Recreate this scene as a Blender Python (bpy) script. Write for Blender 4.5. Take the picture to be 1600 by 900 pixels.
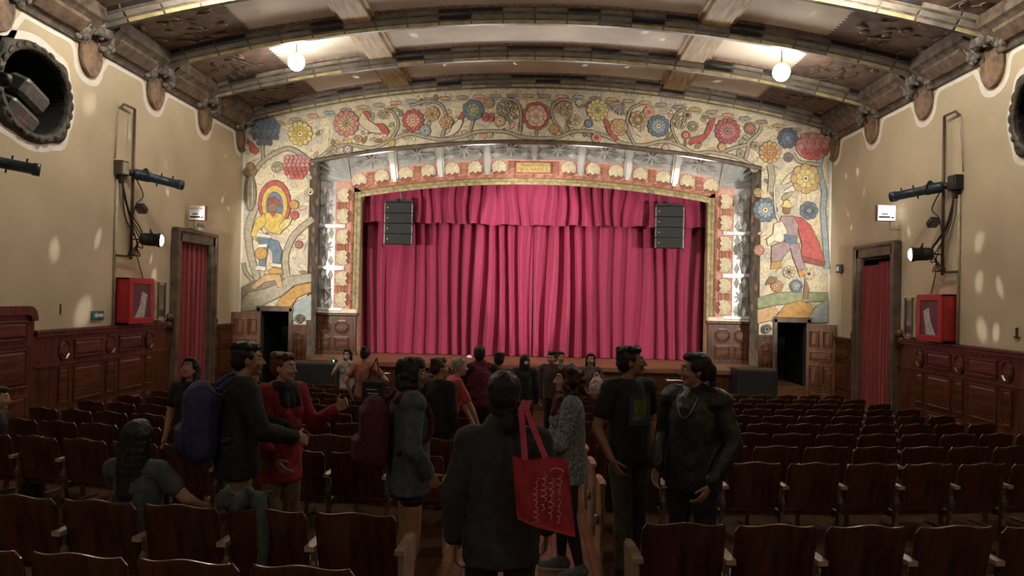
import bpy, math, random
from mathutils import Vector, Matrix
random.seed(7)
for o in list(bpy.data.objects): bpy.data.objects.remove(o)
scene = bpy.context.scene
COL = scene.collection
# ------------------------------------------------------------------ camera
F = 1200.0                                  # focal length in pixels of a 1600 x 900 frame
ROLL = math.radians(1.2); YAW = math.atan(38 / F); PITCH = math.atan(15 / F)
CAM = Vector((0.13, 0.0, 2.73))
cam = bpy.data.cameras.new('camera'); cam.sensor_width = 36; cam.lens = F / 1600 * 36
cam.clip_start = .05; cam.clip_end = 200
camo = bpy.data.objects.new('camera', cam); COL.objects.link(camo)
camo.matrix_world = Matrix.Translation(CAM) @ Matrix.Rotation(YAW, 4, 'Z') @ Matrix.Rotation(math.pi/2 + PITCH, 4, 'X') @ Matrix.Rotation(ROLL, 4, 'Z')
scene.camera = camo
# ------------------------------------------------------------------ world and exposure
world = bpy.data.worlds.new('world'); scene.world = world; world.use_nodes = True
world.node_tree.nodes['Background'].inputs[0].default_value = (.55, .6, .7, 1)
world.node_tree.nodes['Background'].inputs[1].default_value = .02
vs = scene.view_settings
vs.view_transform = 'Standard'; vs.look = 'None'; vs.gamma = 1; vs.use_curve_mapping = False
vs.exposure = 0.72
GLOBE_POWER = 56.0       # emission of the two lit globes
FRESNEL_POWER = 1250.0    # wall mounted fresnels, grazing the jambs
ELLIPSE_POWER = 1350.0   # ellipsoidal lamps, crossing onto curtain and mural

def ray(px, py):
    u, v = px - 800, py - 450
    c, s = math.cos(ROLL), math.sin(ROLL)
    u, v = u*c + v*s, -u*s + v*c
    x, y, z = u/F, 1.0, -v/F
    c, s = math.cos(PITCH), math.sin(PITCH); y, z = y*c - z*s, y*s + z*c
    c, s = math.cos(YAW), math.sin(YAW);     x, y = x*c - y*s, x*s + y*c
    return Vector((x, y, z))
def on(px, py, axis, val):
    """point where the sight line of a pixel meets a wall / plane of the room"""
    r = ray(px, py); return CAM + r*((val - CAM[axis])/r[axis])
def proj(p):
    q = camo.matrix_world.inverted() @ Vector(p)
    return 800 + F*q.x/-q.z, 450 - F*q.y/-q.z

W = 7.6          # half width of the hall
Y1 = 19.8        # mural wall
YF = 20.85       # recessed proscenium frame
STAGE = 1.08     # stage floor height
BACK = -5.0
def floor_z(y): return .0525*(17 - y) if y < 17 else 0.0

# ------------------------------------------------------------------ materials
MATS = {}
def mat(name, col, rough=.6, metal=0, var=.15, scale=6, bump=0, bscale=None, emit=None, col2=None, stretch=None, spec=.5, sheen=0, coat=0, trans=0):
    if name in MATS: return MATS[name]
    m = bpy.data.materials.new(name); m.use_nodes = True; nt = m.node_tree; N = nt.nodes; L = nt.links
    b = N['Principled BSDF']
    b.inputs['Roughness'].default_value = rough; b.inputs['Metallic'].default_value = metal
    b.inputs['Specular IOR Level'].default_value = spec
    if sheen: b.inputs['Sheen Weight'].default_value = sheen
    if coat: b.inputs['Coat Weight'].default_value = coat; b.inputs['Coat Roughness'].default_value = .15
    if trans: b.inputs['Transmission Weight'].default_value = trans
    tc = N.new('ShaderNodeTexCoord'); mp = N.new('ShaderNodeMapping'); L.new(tc.outputs['Object'], mp.inputs[0])
    if stretch: mp.inputs['Scale'].default_value = stretch
    nz = N.new('ShaderNodeTexNoise'); nz.inputs['Scale'].default_value = scale; nz.inputs['Detail'].default_value = 5
    L.new(mp.outputs[0], nz.inputs['Vector'])
    mx = N.new('ShaderNodeMix'); mx.data_type = 'RGBA'
    c2 = col2 or tuple(max(0, c*(1 - 2*var)) for c in col)
    c1 = col if col2 else tuple(min(1, c*(1 + var)) for c in col)
    rp = N.new('ShaderNodeMapRange'); rp.inputs[1].default_value = .3; rp.inputs[2].default_value = .7
    L.new(nz.outputs[0], rp.inputs[0]); L.new(rp.outputs[0], mx.inputs[0])
    mx.inputs[6].default_value = (*c2, 1); mx.inputs[7].default_value = (*c1, 1)
    L.new(mx.outputs[2], b.inputs['Base Color'])
    if bump:
        n2 = N.new('ShaderNodeTexNoise'); n2.inputs['Scale'].default_value = bscale or scale*4; n2.inputs['Detail'].default_value = 4
        L.new(mp.outputs[0], n2.inputs['Vector'])
        bp = N.new('ShaderNodeBump'); bp.inputs['Strength'].default_value = bump; bp.inputs['Distance'].default_value = .02
        L.new(n2.outputs[0], bp.inputs['Height']); L.new(bp.outputs[0], b.inputs['Normal'])
    if emit: 
        b.inputs['Emission Color'].default_value = (*emit[0], 1); b.inputs['Emission Strength'].default_value = emit[1]
    MATS[name] = m; return m
mat('plaster', (.56, .475, .335), .85, scale=.7, var=.1, bump=.15, bscale=14)
mat('white_paint', (.80, .77, .71), .8, var=.05)
mat('mural_ground', (.66, .565, .405), .8, scale=1.6, var=.16, bump=.2, bscale=20)
mat('dado_wood', (.105, .036, .016), .38, scale=3, var=.35, stretch=(4, 4, .6), coat=.2)
mat('dado_panel', (.125, .043, .019), .34, scale=3, var=.35, stretch=(.6, 5, 5), coat=.25)
mat('door_wood', (.20, .075, .03), .42, scale=3, var=.3, stretch=(5, 5, .6))
mat('frame_wood', (.12, .085, .06), .5, scale=4, var=.3)
mat('seat_wood', (.088, .027, .010), .36, scale=3, var=.35, stretch=(6, 2, .7), coat=.3)
mat('seat_edge_lit', (.36, .25, .17), .3, var=.2, coat=.5)  # top edge of the backrest, light along it put into a paler colour
mat('arm_wood', (.42, .31, .21), .32, var=.2, scale=8, coat=.5)
mat('iron', (.16, .11, .075), .5, .3, var=.3)
mat('plank', (.23, .105, .035), .34, scale=3, var=.35, stretch=(6, .5, 6), coat=.12)
mat('plank2', (.18, .08, .028), .36, scale=3, var=.35, stretch=(6, .5, 6), coat=.12)
mat('floor_wood', (.10, .045, .02), .3, scale=3, var=.3, stretch=(6, .5, 6))
mat('stage_wood', (.30, .15, .07), .45, scale=3, var=.25, stretch=(.5, 6, 6))
mat('reveal_shaded_paint', (.21, .18, .14), .8, scale=4, var=.3)  # painted reveal, its shade put into the darker colour
mat('curtain', (.40, .026, .104), .75, scale=30, var=.12, sheen=.4)
mat('door_curtain', (.22, .012, .02), .8, scale=30, var=.15, sheen=.3)
mat('gold', (.48, .40, .22), .5, .15, scale=10, var=.25, bump=.3)
mat('pink', (.80, .42, .35), .75, scale=8, var=.1)
mat('shell', (.90, .82, .64), .55, scale=12, var=.08)
mat('brick', (.42, .165, .11), .75, scale=9, var=.25, bump=.2)
mat('brick2', (.52, .235, .165), .75, scale=9, var=.25, bump=.2)
mat('tin', (.74, .75, .75), .36, .42, scale=3, var=.05)
mat('tin2', (.50, .50, .50), .42, .4, scale=3, var=.08)
mat('plaque', (.66, .50, .22), .5, .1, scale=14, var=.15)
mat('plaque_text', (.30, .20, .06), .6)
mat('black', (.012, .012, .013), .5, var=.2)
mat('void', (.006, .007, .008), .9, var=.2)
mat('speaker', (.028, .032, .036), .55, scale=40, var=.2)
mat('lamp_grey', (.16, .165, .16), .4, .3, scale=8, var=.2)
mat('speaker2', (.016, .018, .02), .7, scale=60, var=.3)
mat('metal', (.35, .33, .3), .35, .9)
mat('lampblue', (.035, .055, .085), .42, .3, scale=15, var=.3)
mat('pipe', (.10, .075, .05), .5, .4)
mat('conduit', (.42, .37, .29), .6)
mat('red_cab', (.42, .012, .018), .35, var=.12, coat=.3)
mat('hose', (.55, .53, .5), .8, scale=30, var=.3)
mat('glass', (.10, .07, .08), .08, 0, var=.1)
mat('case', (.45, .39, .25), .5)
mat('sign_white', (.75, .75, .74), .5, var=.03)
mat('sign_lit', (.9, .88, .85), .5, emit=((1, .93, .85), 1.5))
mat('sign_red', (.45, .03, .07), .5)
mat('sign_teal', (.02, .18, .20), .5)
mat('sign_blue', (.03, .06, .25), .5)
mat('cornice', (.105, .075, .052), .7, scale=5, var=.4, bump=.5, bscale=12)
mat('foliage_carving', (.21, .195, .175), .65, scale=9, var=.4, bump=.9, bscale=18)
mat('cornice_panel', (.135, .088, .058), .65, scale=6, var=.3, bump=.4, bscale=16)
mat('medallion', (.24, .15, .095), .65, scale=6, var=.3, bump=.4, bscale=16)
mat('ceil_plaster', (.80, .73, .62), .8, scale=.8, var=.12)
mat('ceil_brown', (.21, .13, .09), .65, scale=4, var=.5, bump=.9, bscale=7, col2=(.075, .06, .055))
mat('ceil_trim', (.30, .20, .16), .7, scale=10, var=.3, bump=.6)
mat('purlin', (.50, .36, .18), .6, scale=3, var=.25, stretch=(5, .6, 5))
mat('beam', (.17, .14, .11), .5, scale=4, var=.35)
mat('tile_dark', (.030, .030, .034), .3, scale=3, var=.3)
mat('tile_grey', (.235, .215, .19), .28, scale=2.5, var=.35)
mat('tile_gold', (.50, .42, .23), .3, scale=3, var=.25)
mat('globe', (1, .95, .85), .4, emit=((1, .90, .74), GLOBE_POWER))
mat('added_globe_rear', (1, .95, .85), .4, emit=((1, .90, .74), GLOBE_POWER*1.1))
mat('added_globe_mid', (1, .95, .85), .4, emit=((1, .90, .74), GLOBE_POWER*2.7))
mat('lens_lit', (1, 1, 1), .3, emit=((1, .97, .9), 40))
mat('led_green', (.1, .6, .1), .4, emit=((.3, 1, .2), 4))
mat('oval_ring', (.055, .047, .032), .6, scale=8, var=.4, bump=.9, bscale=14)

# ------------------------------------------------------------------ mesh helpers
class MB:
    def __init__(s): s.v = []; s.f = []; s.m = []; s.T = Matrix.Identity(4)
    def add(s, vs, fs, mi=0):
        b = len(s.v); s.v += [tuple(s.T @ Vector(p)) for p in vs]
        s.f += [tuple(b + i for i in f) for f in fs]; s.m += [mi]*len(fs); return s
    def box(s, x0, x1, y0, y1, z0, z1, mi=0, ch=0):
        if ch <= 0:
            vs = [(x, y, z) for x in (x0, x1) for y in (y0, y1) for z in (z0, z1)]
            return s.add(vs, [(0,1,3,2),(4,6,7,5),(0,4,5,1),(2,3,7,6),(0,2,6,4),(1,5,7,3)], mi)
        c = Vector(((x0+x1)/2, (y0+y1)/2, (z0+z1)/2)); h = Vector(((x1-x0)/2, (y1-y0)/2, (z1-z0)/2))
        ch = min(ch, min(h)*.9); vs = []; idx = {}
        for sx in (-1, 1):
            for sy in (-1, 1):
                for sz in (-1, 1):
                    for a in range(3):
                        d = [h.x - ch, h.y - ch, h.z - ch]; d[a] += ch
                        idx[(sx, sy, sz, a)] = len(vs); vs.append((c.x + sx*d[0], c.y + sy*d[1], c.z + sz*d[2]))
        fs = []
        def q(keys, n):
            ids = [idx[k] for k in keys]; a, b2, c2 = (Vector(vs[i]) for i in ids[:3])
            if (b2 - a).cross(c2 - b2).dot(Vector(n)) < 0: ids.reverse()
            fs.append(tuple(ids))
        for a in range(3):
            o1, o2 = [i for i in range(3) if i != a]
            for sa in (-1, 1):
                ks = []
                for s1, s2 in ((-1,-1), (1,-1), (1,1), (-1,1)):
                    k = [0, 0, 0]; k[a] = sa; k[o1] = s1; k[o2] = s2; ks.append((*k, a))
                n = [0, 0, 0]; n[a] = sa; q(ks, n)
            for s1 in (-1, 1):
                for s2 in (-1, 1):
                    k0 = [0, 0, 0]; k1 = [0, 0, 0]
                    k0[a] = -1; k1[a] = 1
                    for k in (k0, k1): k[o1] = s1; k[o2] = s2
                    n = [0, 0, 0]; n[o1] = s1; n[o2] = s2
                    q([(*k0, o1), (*k1, o1), (*k1, o2), (*k0, o2)], n)
        for sx in (-1, 1):
            for sy in (-1, 1):
                for sz in (-1, 1): q([(sx, sy, sz, a) for a in range(3)], (sx, sy, sz))
        return s.add(vs, fs, mi)
    def prism(s, poly, fn, d0, d1, mi=0, side=None):
        """poly 2d -> fn(u, v, d) points; closed extrusion"""
        n = len(poly); vs = [fn(u, v, d0) for u, v in poly] + [fn(u, v, d1) for u, v in poly]
        s.add(vs, [tuple(range(n))[::-1], tuple(range(n, 2*n))], mi)
        return s.add(vs, [(i, (i+1) % n, n + (i+1) % n, n + i) for i in range(n)], mi if side is None else side)
    def ring(s, pts_list, mi=0, closed=True, caps=True):
        n = len(pts_list[0]); vs = [p for r in pts_list for p in r]; fs = []
        for k in range(len(pts_list) - 1):
            for i in range(n if closed else n - 1):
                j = (i + 1) % n; fs.append((k*n + i, k*n + j, (k+1)*n + j, (k+1)*n + i))
        if caps and closed: fs += [tuple(range(n))[::-1], tuple((len(pts_list)-1)*n + i for i in range(n))]
        return s.add(vs, fs, mi)
    def tube(s, pts, r, n=8, mi=0, caps=True):
        pts = [Vector(p) for p in pts]; rs = r if isinstance(r, (list, tuple)) else [r]*len(pts)
        rings = []; t0 = (pts[1] - pts[0]).normalized(); u = t0.orthogonal().normalized()
        for i, p in enumerate(pts):
            t = (pts[min(i+1, len(pts)-1)] - pts[max(i-1, 0)]).normalized()
            u = (u - t*u.dot(t)); u = u.normalized() if u.length > 1e-6 else t.orthogonal().normalized()
            w = t.cross(u)
            rings.append([tuple(p + (u*math.cos(a) + w*math.sin(a))*rs[i]) for a in (2*math.pi*k/n for k in range(n))])
        return s.ring(rings, mi, True, caps)
    def lathe(s, prof, n=16, mi=0, o=(0,0,0), axis='Z'):
        rings = []
        for r, h in prof:
            ring = []
            for k in range(n):
                a = 2*math.pi*k/n; x, y = r*math.cos(a), r*math.sin(a)
                p = {'Z': (x, y, h), 'Y': (x, h, -y), 'X': (h, x, y)}[axis]
                ring.append((o[0]+p[0], o[1]+p[1], o[2]+p[2]))
            rings.append(ring)
        return s.ring(rings, mi)
    def ball(s, c, r, n=12, mi=0, rot=None):
        rx, ry, rz = r if isinstance(r, (tuple, list)) else (r, r, r); rings = []
        m = max(4, n//2)
        for i in range(m + 1):
            t = math.pi*(i/m*.98 + .01) ; ring = []
            for k in range(n):
                a = 2*math.pi*k/n
                p = Vector((rx*math.sin(t)*math.cos(a), ry*math.sin(t)*math.sin(a), -rz*math.cos(t)))
                if rot is not None: p = rot @ p
                ring.append(tuple(Vector(c) + p))
            rings.append(ring)
        return s.ring(rings, mi)
    def rcone(s, p0, p1, r0, r1, n=12, mi=0):
        p0, p1 = Vector(p0), Vector(p1); t = p1 - p0; L = t.length
        if L < 1e-5: return s.ball(p0, r0, n, mi)
        t /= L; pts = []; rs = []
        for a in (-80, -50, -20): pts.append(p0 + t*r0*math.sin(math.radians(a))); rs.append(r0*math.cos(math.radians(a)))
        pts.append(p0); rs.append(r0); pts.append(p1); rs.append(r1)
        for a in (20, 50, 80): pts.append(p1 + t*r1*math.sin(math.radians(a))); rs.append(r1*math.cos(math.radians(a)))
        u = t.orthogonal().normalized(); w = t.cross(u)
        return s.ring([[tuple(p + (u*math.cos(b) + w*math.sin(b))*r) for b in (2*math.pi*k/n for k in range(n))] for p, r in zip(pts, rs)], mi)
    def mesh(s, name, mats, smooth=False):
        me = bpy.data.meshes.new(name); me.from_pydata(s.v, [], s.f)
        for m in (mats if isinstance(mats, (list, tuple)) else [mats]): me.materials.append(MATS[m])
        if any(s.m): me.polygons.foreach_set('material_index', s.m)
        if smooth: me.polygons.foreach_set('use_smooth', [True]*len(me.polygons))
        me.update(); return me
    def build(s, name, mats, parent=None, smooth=False, loc=None):
        me = s.mesh(name, mats, smooth)
        return link(name, me, parent, loc)
def link(name, me, parent=None, loc=None, rot=None):
    o = bpy.data.objects.new(name, me); COL.objects.link(o)
    if parent is not None: o.parent = parent
    if loc is not None: o.location = loc
    if rot is not None: o.rotation_euler = rot
    return o
def tag(o, label=None, cat=None, group=None, kind=None):
    if label: o['label'] = label
    if cat: o['category'] = cat
    if group: o['group'] = group
    if kind: o['kind'] = kind
    return o
def thing(name, label, cat, loc=(0,0,0), rz=0, group=None):
    o = link(name, None, None, loc, (0, 0, rz)); o.empty_display_size = .1
    return tag(o, label, cat, group)
def struct(o): o['kind'] = 'structure'; return o
def smooth_path(pts, n=8, closed=False):
    """Catmull-Rom through 2d or 3d points"""
    P = [Vector(p) for p in pts]; out = []; m = len(P)
    rng = range(m) if closed else range(m - 1)
    for i in rng:
        p0 = P[(i-1) % m] if closed or i > 0 else P[0]; p1 = P[i]; p2 = P[(i+1) % m]; p3 = P[(i+2) % m] if closed or i + 2 < m else P[-1]
        for k in range(n):
            t = k/n; out.append(.5*((2*p1) + (p2 - p0)*t + (2*p0 - 5*p1 + 4*p2 - p3)*t*t + (3*p1 - p0 - 3*p2 + p3)*t**3))
    if not closed: out.append(P[-1])
    return out

# dense painted line work on the ground of the mural: outlined cells in pale folk colours
def mural_material():
    m = MATS['mural_ground']; nt = m.node_tree; N = nt.nodes; L = nt.links; b = N['Principled BSDF']
    tc = N.new('ShaderNodeTexCoord')
    base = b.inputs['Base Color'].links[0].from_socket
    def math_(op, a_, v=None):
        n = N.new('ShaderNodeMath'); n.operation = op; L.new(a_, n.inputs[0])
        if v is not None: n.inputs[1].default_value = v
        return n.outputs[0]
    def contours(scale, bands, seed):
        n = N.new('ShaderNodeTexNoise'); n.inputs['Scale'].default_value = scale; n.inputs['Detail'].default_value = 1.0; n.inputs['Distortion'].default_value = .6
        mp = N.new('ShaderNodeMapping'); mp.inputs['Location'].default_value = (seed, seed*.7, seed*.3); L.new(tc.outputs['Object'], mp.inputs[0]); L.new(mp.outputs[0], n.inputs['Vector'])
        v = math_('MULTIPLY', n.outputs[0], bands); fr = math_('FRACT', v); d = math_('ABSOLUTE', math_('SUBTRACT', fr, .5)); return v, d
    v1, d1 = contours(2.6, 11, 3.1); v2, d2 = contours(3.4, 8, 9.7)
    ramp = N.new('ShaderNodeValToRGB'); ramp.color_ramp.interpolation = 'CONSTANT'; cols = [(.66, .565, .405), (.58, .51, .41), (.74, .65, .48), (.60, .47, .34), (.50, .49, .45), (.71, .60, .41), (.66, .50, .41), (.70, .62, .44)]
    for i, c in enumerate(cols):
        e = ramp.color_ramp.elements[i] if i < 2 else ramp.color_ramp.elements.new(i/8); e.position = i/8; e.color = (*c, 1)
    # v shifted by half a band so that a colour changes exactly on its line
    L.new(math_('FRACT', math_('MULTIPLY', math_('FLOOR', math_('ADD', v1, .0)), .379)), ramp.inputs[0])
    mx = N.new('ShaderNodeMix'); mx.data_type = 'RGBA'; mx.inputs[0].default_value = .75; L.new(base, mx.inputs[6]); L.new(ramp.outputs[0], mx.inputs[7])
    lt = N.new('ShaderNodeMapRange'); lt.inputs[1].default_value = .40; lt.inputs[2].default_value = .47; lt.inputs[3].default_value = 0; lt.inputs[4].default_value = .62; L.new(d1, lt.inputs[0])
    l2 = N.new('ShaderNodeMapRange'); l2.inputs[1].default_value = .43; l2.inputs[2].default_value = .48; l2.inputs[3].default_value = 0; l2.inputs[4].default_value = .5; L.new(d2, l2.inputs[0])
    mxx = N.new('ShaderNodeMath'); mxx.operation = 'MAXIMUM'; L.new(lt.outputs[0], mxx.inputs[0]); L.new(l2.outputs[0], mxx.inputs[1])
    fin = N.new('ShaderNodeMix'); fin.data_type = 'RGBA'; L.new(mxx.outputs[0], fin.inputs[0]); L.new(mx.outputs[2], fin.inputs[6]); fin.inputs[7].default_value = (.20, .15, .10, 1)
    L.new(fin.outputs[2], b.inputs['Base Color'])
mural_material()
# ================================================================== STRUCTURE
# ---- floor: raked boards towards the stage, planks in the centre aisle
fb = MB()
fb.add([(-W, BACK, floor_z(BACK)), (W, BACK, floor_z(BACK)), (W, 17, 0), (-W, 17, 0), (-W, Y1 + .1, 0), (W, Y1 + .1, 0)], [(0,1,2,3), (3,2,5,4)])
floor = struct(fb.build('floor', 'floor_wood'))
for k in range(13):
    x0 = -.60 + k*.1015
    y = 1.2 + random.random()*.8
    while y < 11:
        ln = 2.2 + random.random()*1.6; b = MB(); y2 = min(y + ln, 11.5)
        for (ya, yb) in ((y, y2),):
            za, zb = floor_z(ya), floor_z(yb)
            b.add([(x0, ya, za+.012), (x0+.097, ya, za+.012), (x0+.097, yb, zb+.012), (x0, yb, zb+.012),
                   (x0-.002, ya, za+.001), (x0+.099, ya, za+.001), (x0+.099, yb, zb+.001), (x0-.002, yb, zb+.001)],
                  [(0,1,2,3), (0,4,5,1), (1,5,6,2), (2,6,7,3), (3,7,4,0)])
        b.build('plank', random.choice(['plank', 'plank2']), floor)
        y = y2 + .004
# ---- back wall behind the camera
struct(MB().add([(-W, BACK, 0), (W, BACK, 0), (W, BACK, 9), (-W, BACK, 9)], [(0,1,2,3)]).build('wall_back', 'plaster'))

DOORY = (16.2, 17.75); DOORZ = 3.78
OVY, OVZ, OVA, OVB = 11.45, 5.70, .77, .62
def side_wall(sg, name):
    m = MB(); X = sg*W
    def rect(y0, y1, z0, z1): m.add([(X, y0, z0), (X, y1, z0), (X, y1, z1), (X, y0, z1)], [(0,1,2,3)])
    rect(BACK, 10.3, -.3, 8.2); rect(10.3, 12.6, -.3, 4.7); rect(10.3, 12.6, 6.7, 8.2)
    rect(12.6, DOORY[0], -.3, 8.2); rect(*DOORY, DOORZ, 8.2); rect(DOORY[1], Y1 + .4, -.3, 8.2)
    n = 48; ov = []; re = []
    for k in range(n):
        a = 2*math.pi*(k + .5)/n; c, s = math.cos(a), math.sin(a)
        ov.append((X, OVY + OVA*c, OVZ + OVB*s))
        t = min(1.15/abs(c) if abs(c) > 1e-6 else 9, 1.0/abs(s) if abs(s) > 1e-6 else 9)
        re.append((X, OVY + t*c, OVZ + t*s))
    m.add(ov + re, [(i, (i+1) % n, n + (i+1) % n, n + i) for i in range(n)])
    # close the four corners left by the polar mapping
    for i in range(n):
        a_, b_ = re[i], re[(i+1) % n]
        if abs(a_[1] - b_[1]) > 1e-4 and abs(a_[2] - b_[2]) > 1e-4:
            cy, cz_ = OVY + math.copysign(1.15, a_[1] - OVY), OVZ + math.copysign(1.0, a_[2] - OVZ)
            m.add([a_, b_, (X, cy, cz_)], [(0, 1, 2)])
    w = struct(m.build(name, 'plaster'))
    # the niche behind the oval window
    b = MB(); D = 1.0*sg
    back = [(X + D, y, z) for _, y, z in ov]
    b.add(ov + back, [(i, (i+1) % n, n + (i+1) % n, n + i) for i in range(n)] + [tuple(range(n, 2*n))])
    b.build('oval_niche', 'void', w)
    # door passage
    d = MB(); X2 = X + sg*1.2
    d.add([(X, DOORY[0], -.1), (X, DOORY[1], -.1), (X, DOORY[1], DOORZ), (X, DOORY[0], DOORZ), (X2, DOORY[0], -.1), (X2, DOORY[1], -.1), (X2, DOORY[1], DOORZ), (X2, DOORY[0], DOORZ)],
          [(0,4,7,3), (1,2,6,5), (3,7,6,2), (4,5,6,7), (0,1,5,4)])
    d.build('door_passage', 'void', w)
    return w
wl = side_wall(-1, 'wall_left'); wr = side_wall(1, 'wall_right')

# ---- panelled dado on the side walls
def octagon(w, h, c=.30):
    a, b = w/2, h/2; k = min(w, h)*c
    return [(a, -b + k), (a, b - k), (a - k, b), (-a + k, b), (-a, b - k), (-a, -b + k), (-a + k, -b), (a - k, -b)]
def rectp(w, h): a, b = w/2, h/2; return [(a, -b), (a, b), (-a, b), (-a, -b)]
PANEL_CACHE = {}
def panel_mesh(kind, w, h, m):
    key = (kind, round(w, 3), round(h, 3), m)
    if key not in PANEL_CACHE:
        p = octagon(w, h) if kind == 'o' else rectp(w, h); b = MB(); n = len(p)
        def sc(ins): return [(u*(w - 2*ins)/w, v*(h - 2*ins)/h) for u, v in p]
        e = min(.035, .2*min(w, h)); rings = []
        for ins, d in ((0, 0), (0, .028), (e*.55, .030), (e, .006), (e*2.0, .022), (e*2.4, .022)):
            rings.append([(u, -d, v) for u, v in sc(ins)])
        b.ring(rings)
        PANEL_CACHE[key] = b.mesh('panel', m)
    return PANEL_CACHE[key]
def put_panel(parent, kind, w, h, pos, rz, m='dado_panel'):
    return link('panel', panel_mesh(kind, w, h, m), parent, pos, (0, 0, rz))
def dado(sg, y0, y1, top, name, phase, rounded=False):
    m = MB(); X = sg*(W - .05); Xw = sg*(W + .02); Xc = sg*(W - .10); zb = -.3
    lo, hi = min(X, Xw), max(X, Xw); lc, hc = min(Xc, Xw), max(Xc, Xw)
    if rounded:
        pr = [(y0, zb), (y1, zb), (y1, top - .16), (y1 - .03, top - .07), (y1 - .09, top - .015), (y1 - .18, top), (y0, top)]
        m.prism(pr, lambda u, v, d: (d, u, v), X, Xw)
        pr = [(y0, top - .10), (y1 - .22, top - .10), (y1 - .14, top - .12), (y1 - .12, top - .2), (y1 + .02, top - .2), (y1 + .02, top - .14), (y1 - .02, top - .04), (y1 - .10, top + .02), (y1 - .18, top + .03), (y0, top + .03)]
        m.prism(pr, lambda u, v, d: (d, u, v), Xc, Xw)
    else:
        m.box(lo, hi, y0, y1, zb, top); m.box(lc, hc, y0, y1, top - .06, top + .0, 0, .012)
        m.box(lc if sg > 0 else lo, hi if sg > 0 else hc, y0, y1, top - .10, top - .06)
    for z in (1.50,):
        m.box(min(X, sg*(W-.075)), max(X, sg*(W-.075)), y0, y1, top - .585, top - .555)
    o = struct(m.build(name, 'dado_wood'))
    rz = math.pi/2 if sg < 0 else -math.pi/2
    y = phase
    while y < y1 - .05:
        # octagon bay then rectangle bay
        def okr(a, b): return a >= y0 - 1e-3 and b <= y1 + 1e-3
        dz = top - 2.07
        if okr(y + .04, y + .36):
            put_panel(o, 'o', .30, .34, (X, y + .20, 1.73 + dz), rz); put_panel(o, 'r', .27, .58, (X, y + .20, 1.16 + dz), rz); put_panel(o, 'r', .27, .42, (X, y + .20, .55 + dz), rz)
        if okr(y + .44, y + 1.34):
            put_panel(o, 'r', .84, .30, (X, y + .89, 1.73 + dz), rz); put_panel(o, 'r', .84, .58, (X, y + .89, 1.16 + dz), rz); put_panel(o, 'r', .84, .42, (X, y + .89, .55 + dz), rz)
        y += 1.38
    return o
for sg, nm in ((-1, 'left'), (1, 'right')):
    dado(sg, 11.55, 15.98, 2.07, 'baseboard_%s' % nm, 12.10 - 1.38)
    dado(sg, 17.97, Y1, 1.94, 'baseboard_%s_stage' % nm, 18.0)
    dado(sg, 6.0, 11.55, 2.42, 'baseboard_%s_rear' % nm, 11.55 - 4*1.38 - .1, rounded=True)

# ---- painted white outlines on the walls (stepped border below the cornice, round the ovals)
CORB = [12.85, 15.1, 17.4, 19.62]
ALLC = [10.6] + CORB
def band(path, width, X, sg, name, parent, closed=False, th=.004):
    P = [Vector((p[0], p[1])) for p in path]; n = len(P); a = []; b2 = []
    for i in range(n):
        t = (P[(i+1) % n] - P[i-1]) if closed else (P[min(i+1, n-1)] - P[max(i-1, 0)])
        t.normalize(); nn = Vector((-t.y, t.x)); a.append(P[i] + nn*width/2); b2.append(P[i] - nn*width/2)
    m = MB(); xx = X - sg*th
    vs = [(xx, p.x, p.y) for p in a] + [(xx, p.x, p.y) for p in b2]
    vs += [(X, p.x, p.y) for p in a] + [(X, p.x, p.y) for p in b2]
    rng = range(n if closed else n - 1); fs = []
    for i in rng:
        j = (i+1) % n; fs += [(i, j, n + j, n + i), (i, j, 2*n + j, 2*n + i), (n + i, n + j, 3*n + j, 3*n + i)]
    m.add(vs, fs); return m.build(name, 'white_paint', parent)
for sg, w in ((-1, wl), (1, wr)):
    pts = []
    for c in ALLC:
        pts += [(c - 1.0, 6.80), (c - .58, 6.80), (c - .44, 6.72), (c - .39, 6.58), (c - .36, 6.46), (c - .24, 6.32), (c, 6.26), (c + .24, 6.32), (c + .36, 6.46), (c + .40, 6.58), (c + .50, 6.70), (c + .60, 6.80), (c + 1.0, 6.80)]
    pts = [p for p in pts if p[0] < Y1 - .04]
    path = smooth_path(pts, 4); band([p for p in path if p.x < Y1 - .02], .105, sg*W, sg, 'painted_border', w)
    ovp = []
    for k in range(72):
        a = 2*math.pi*k/72; e = 1 + .10*max(0, math.cos(4*a))**14 if False else 1
        q = abs(math.sin(2*a))**14*.10
        ovp.append((OVY + (OVA + .205 + q)*math.cos(a), OVZ + (OVB + .205 + q)*math.sin(a)))
    band(ovp, .125, sg*W, sg, 'painted_oval_border', w, True)

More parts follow.
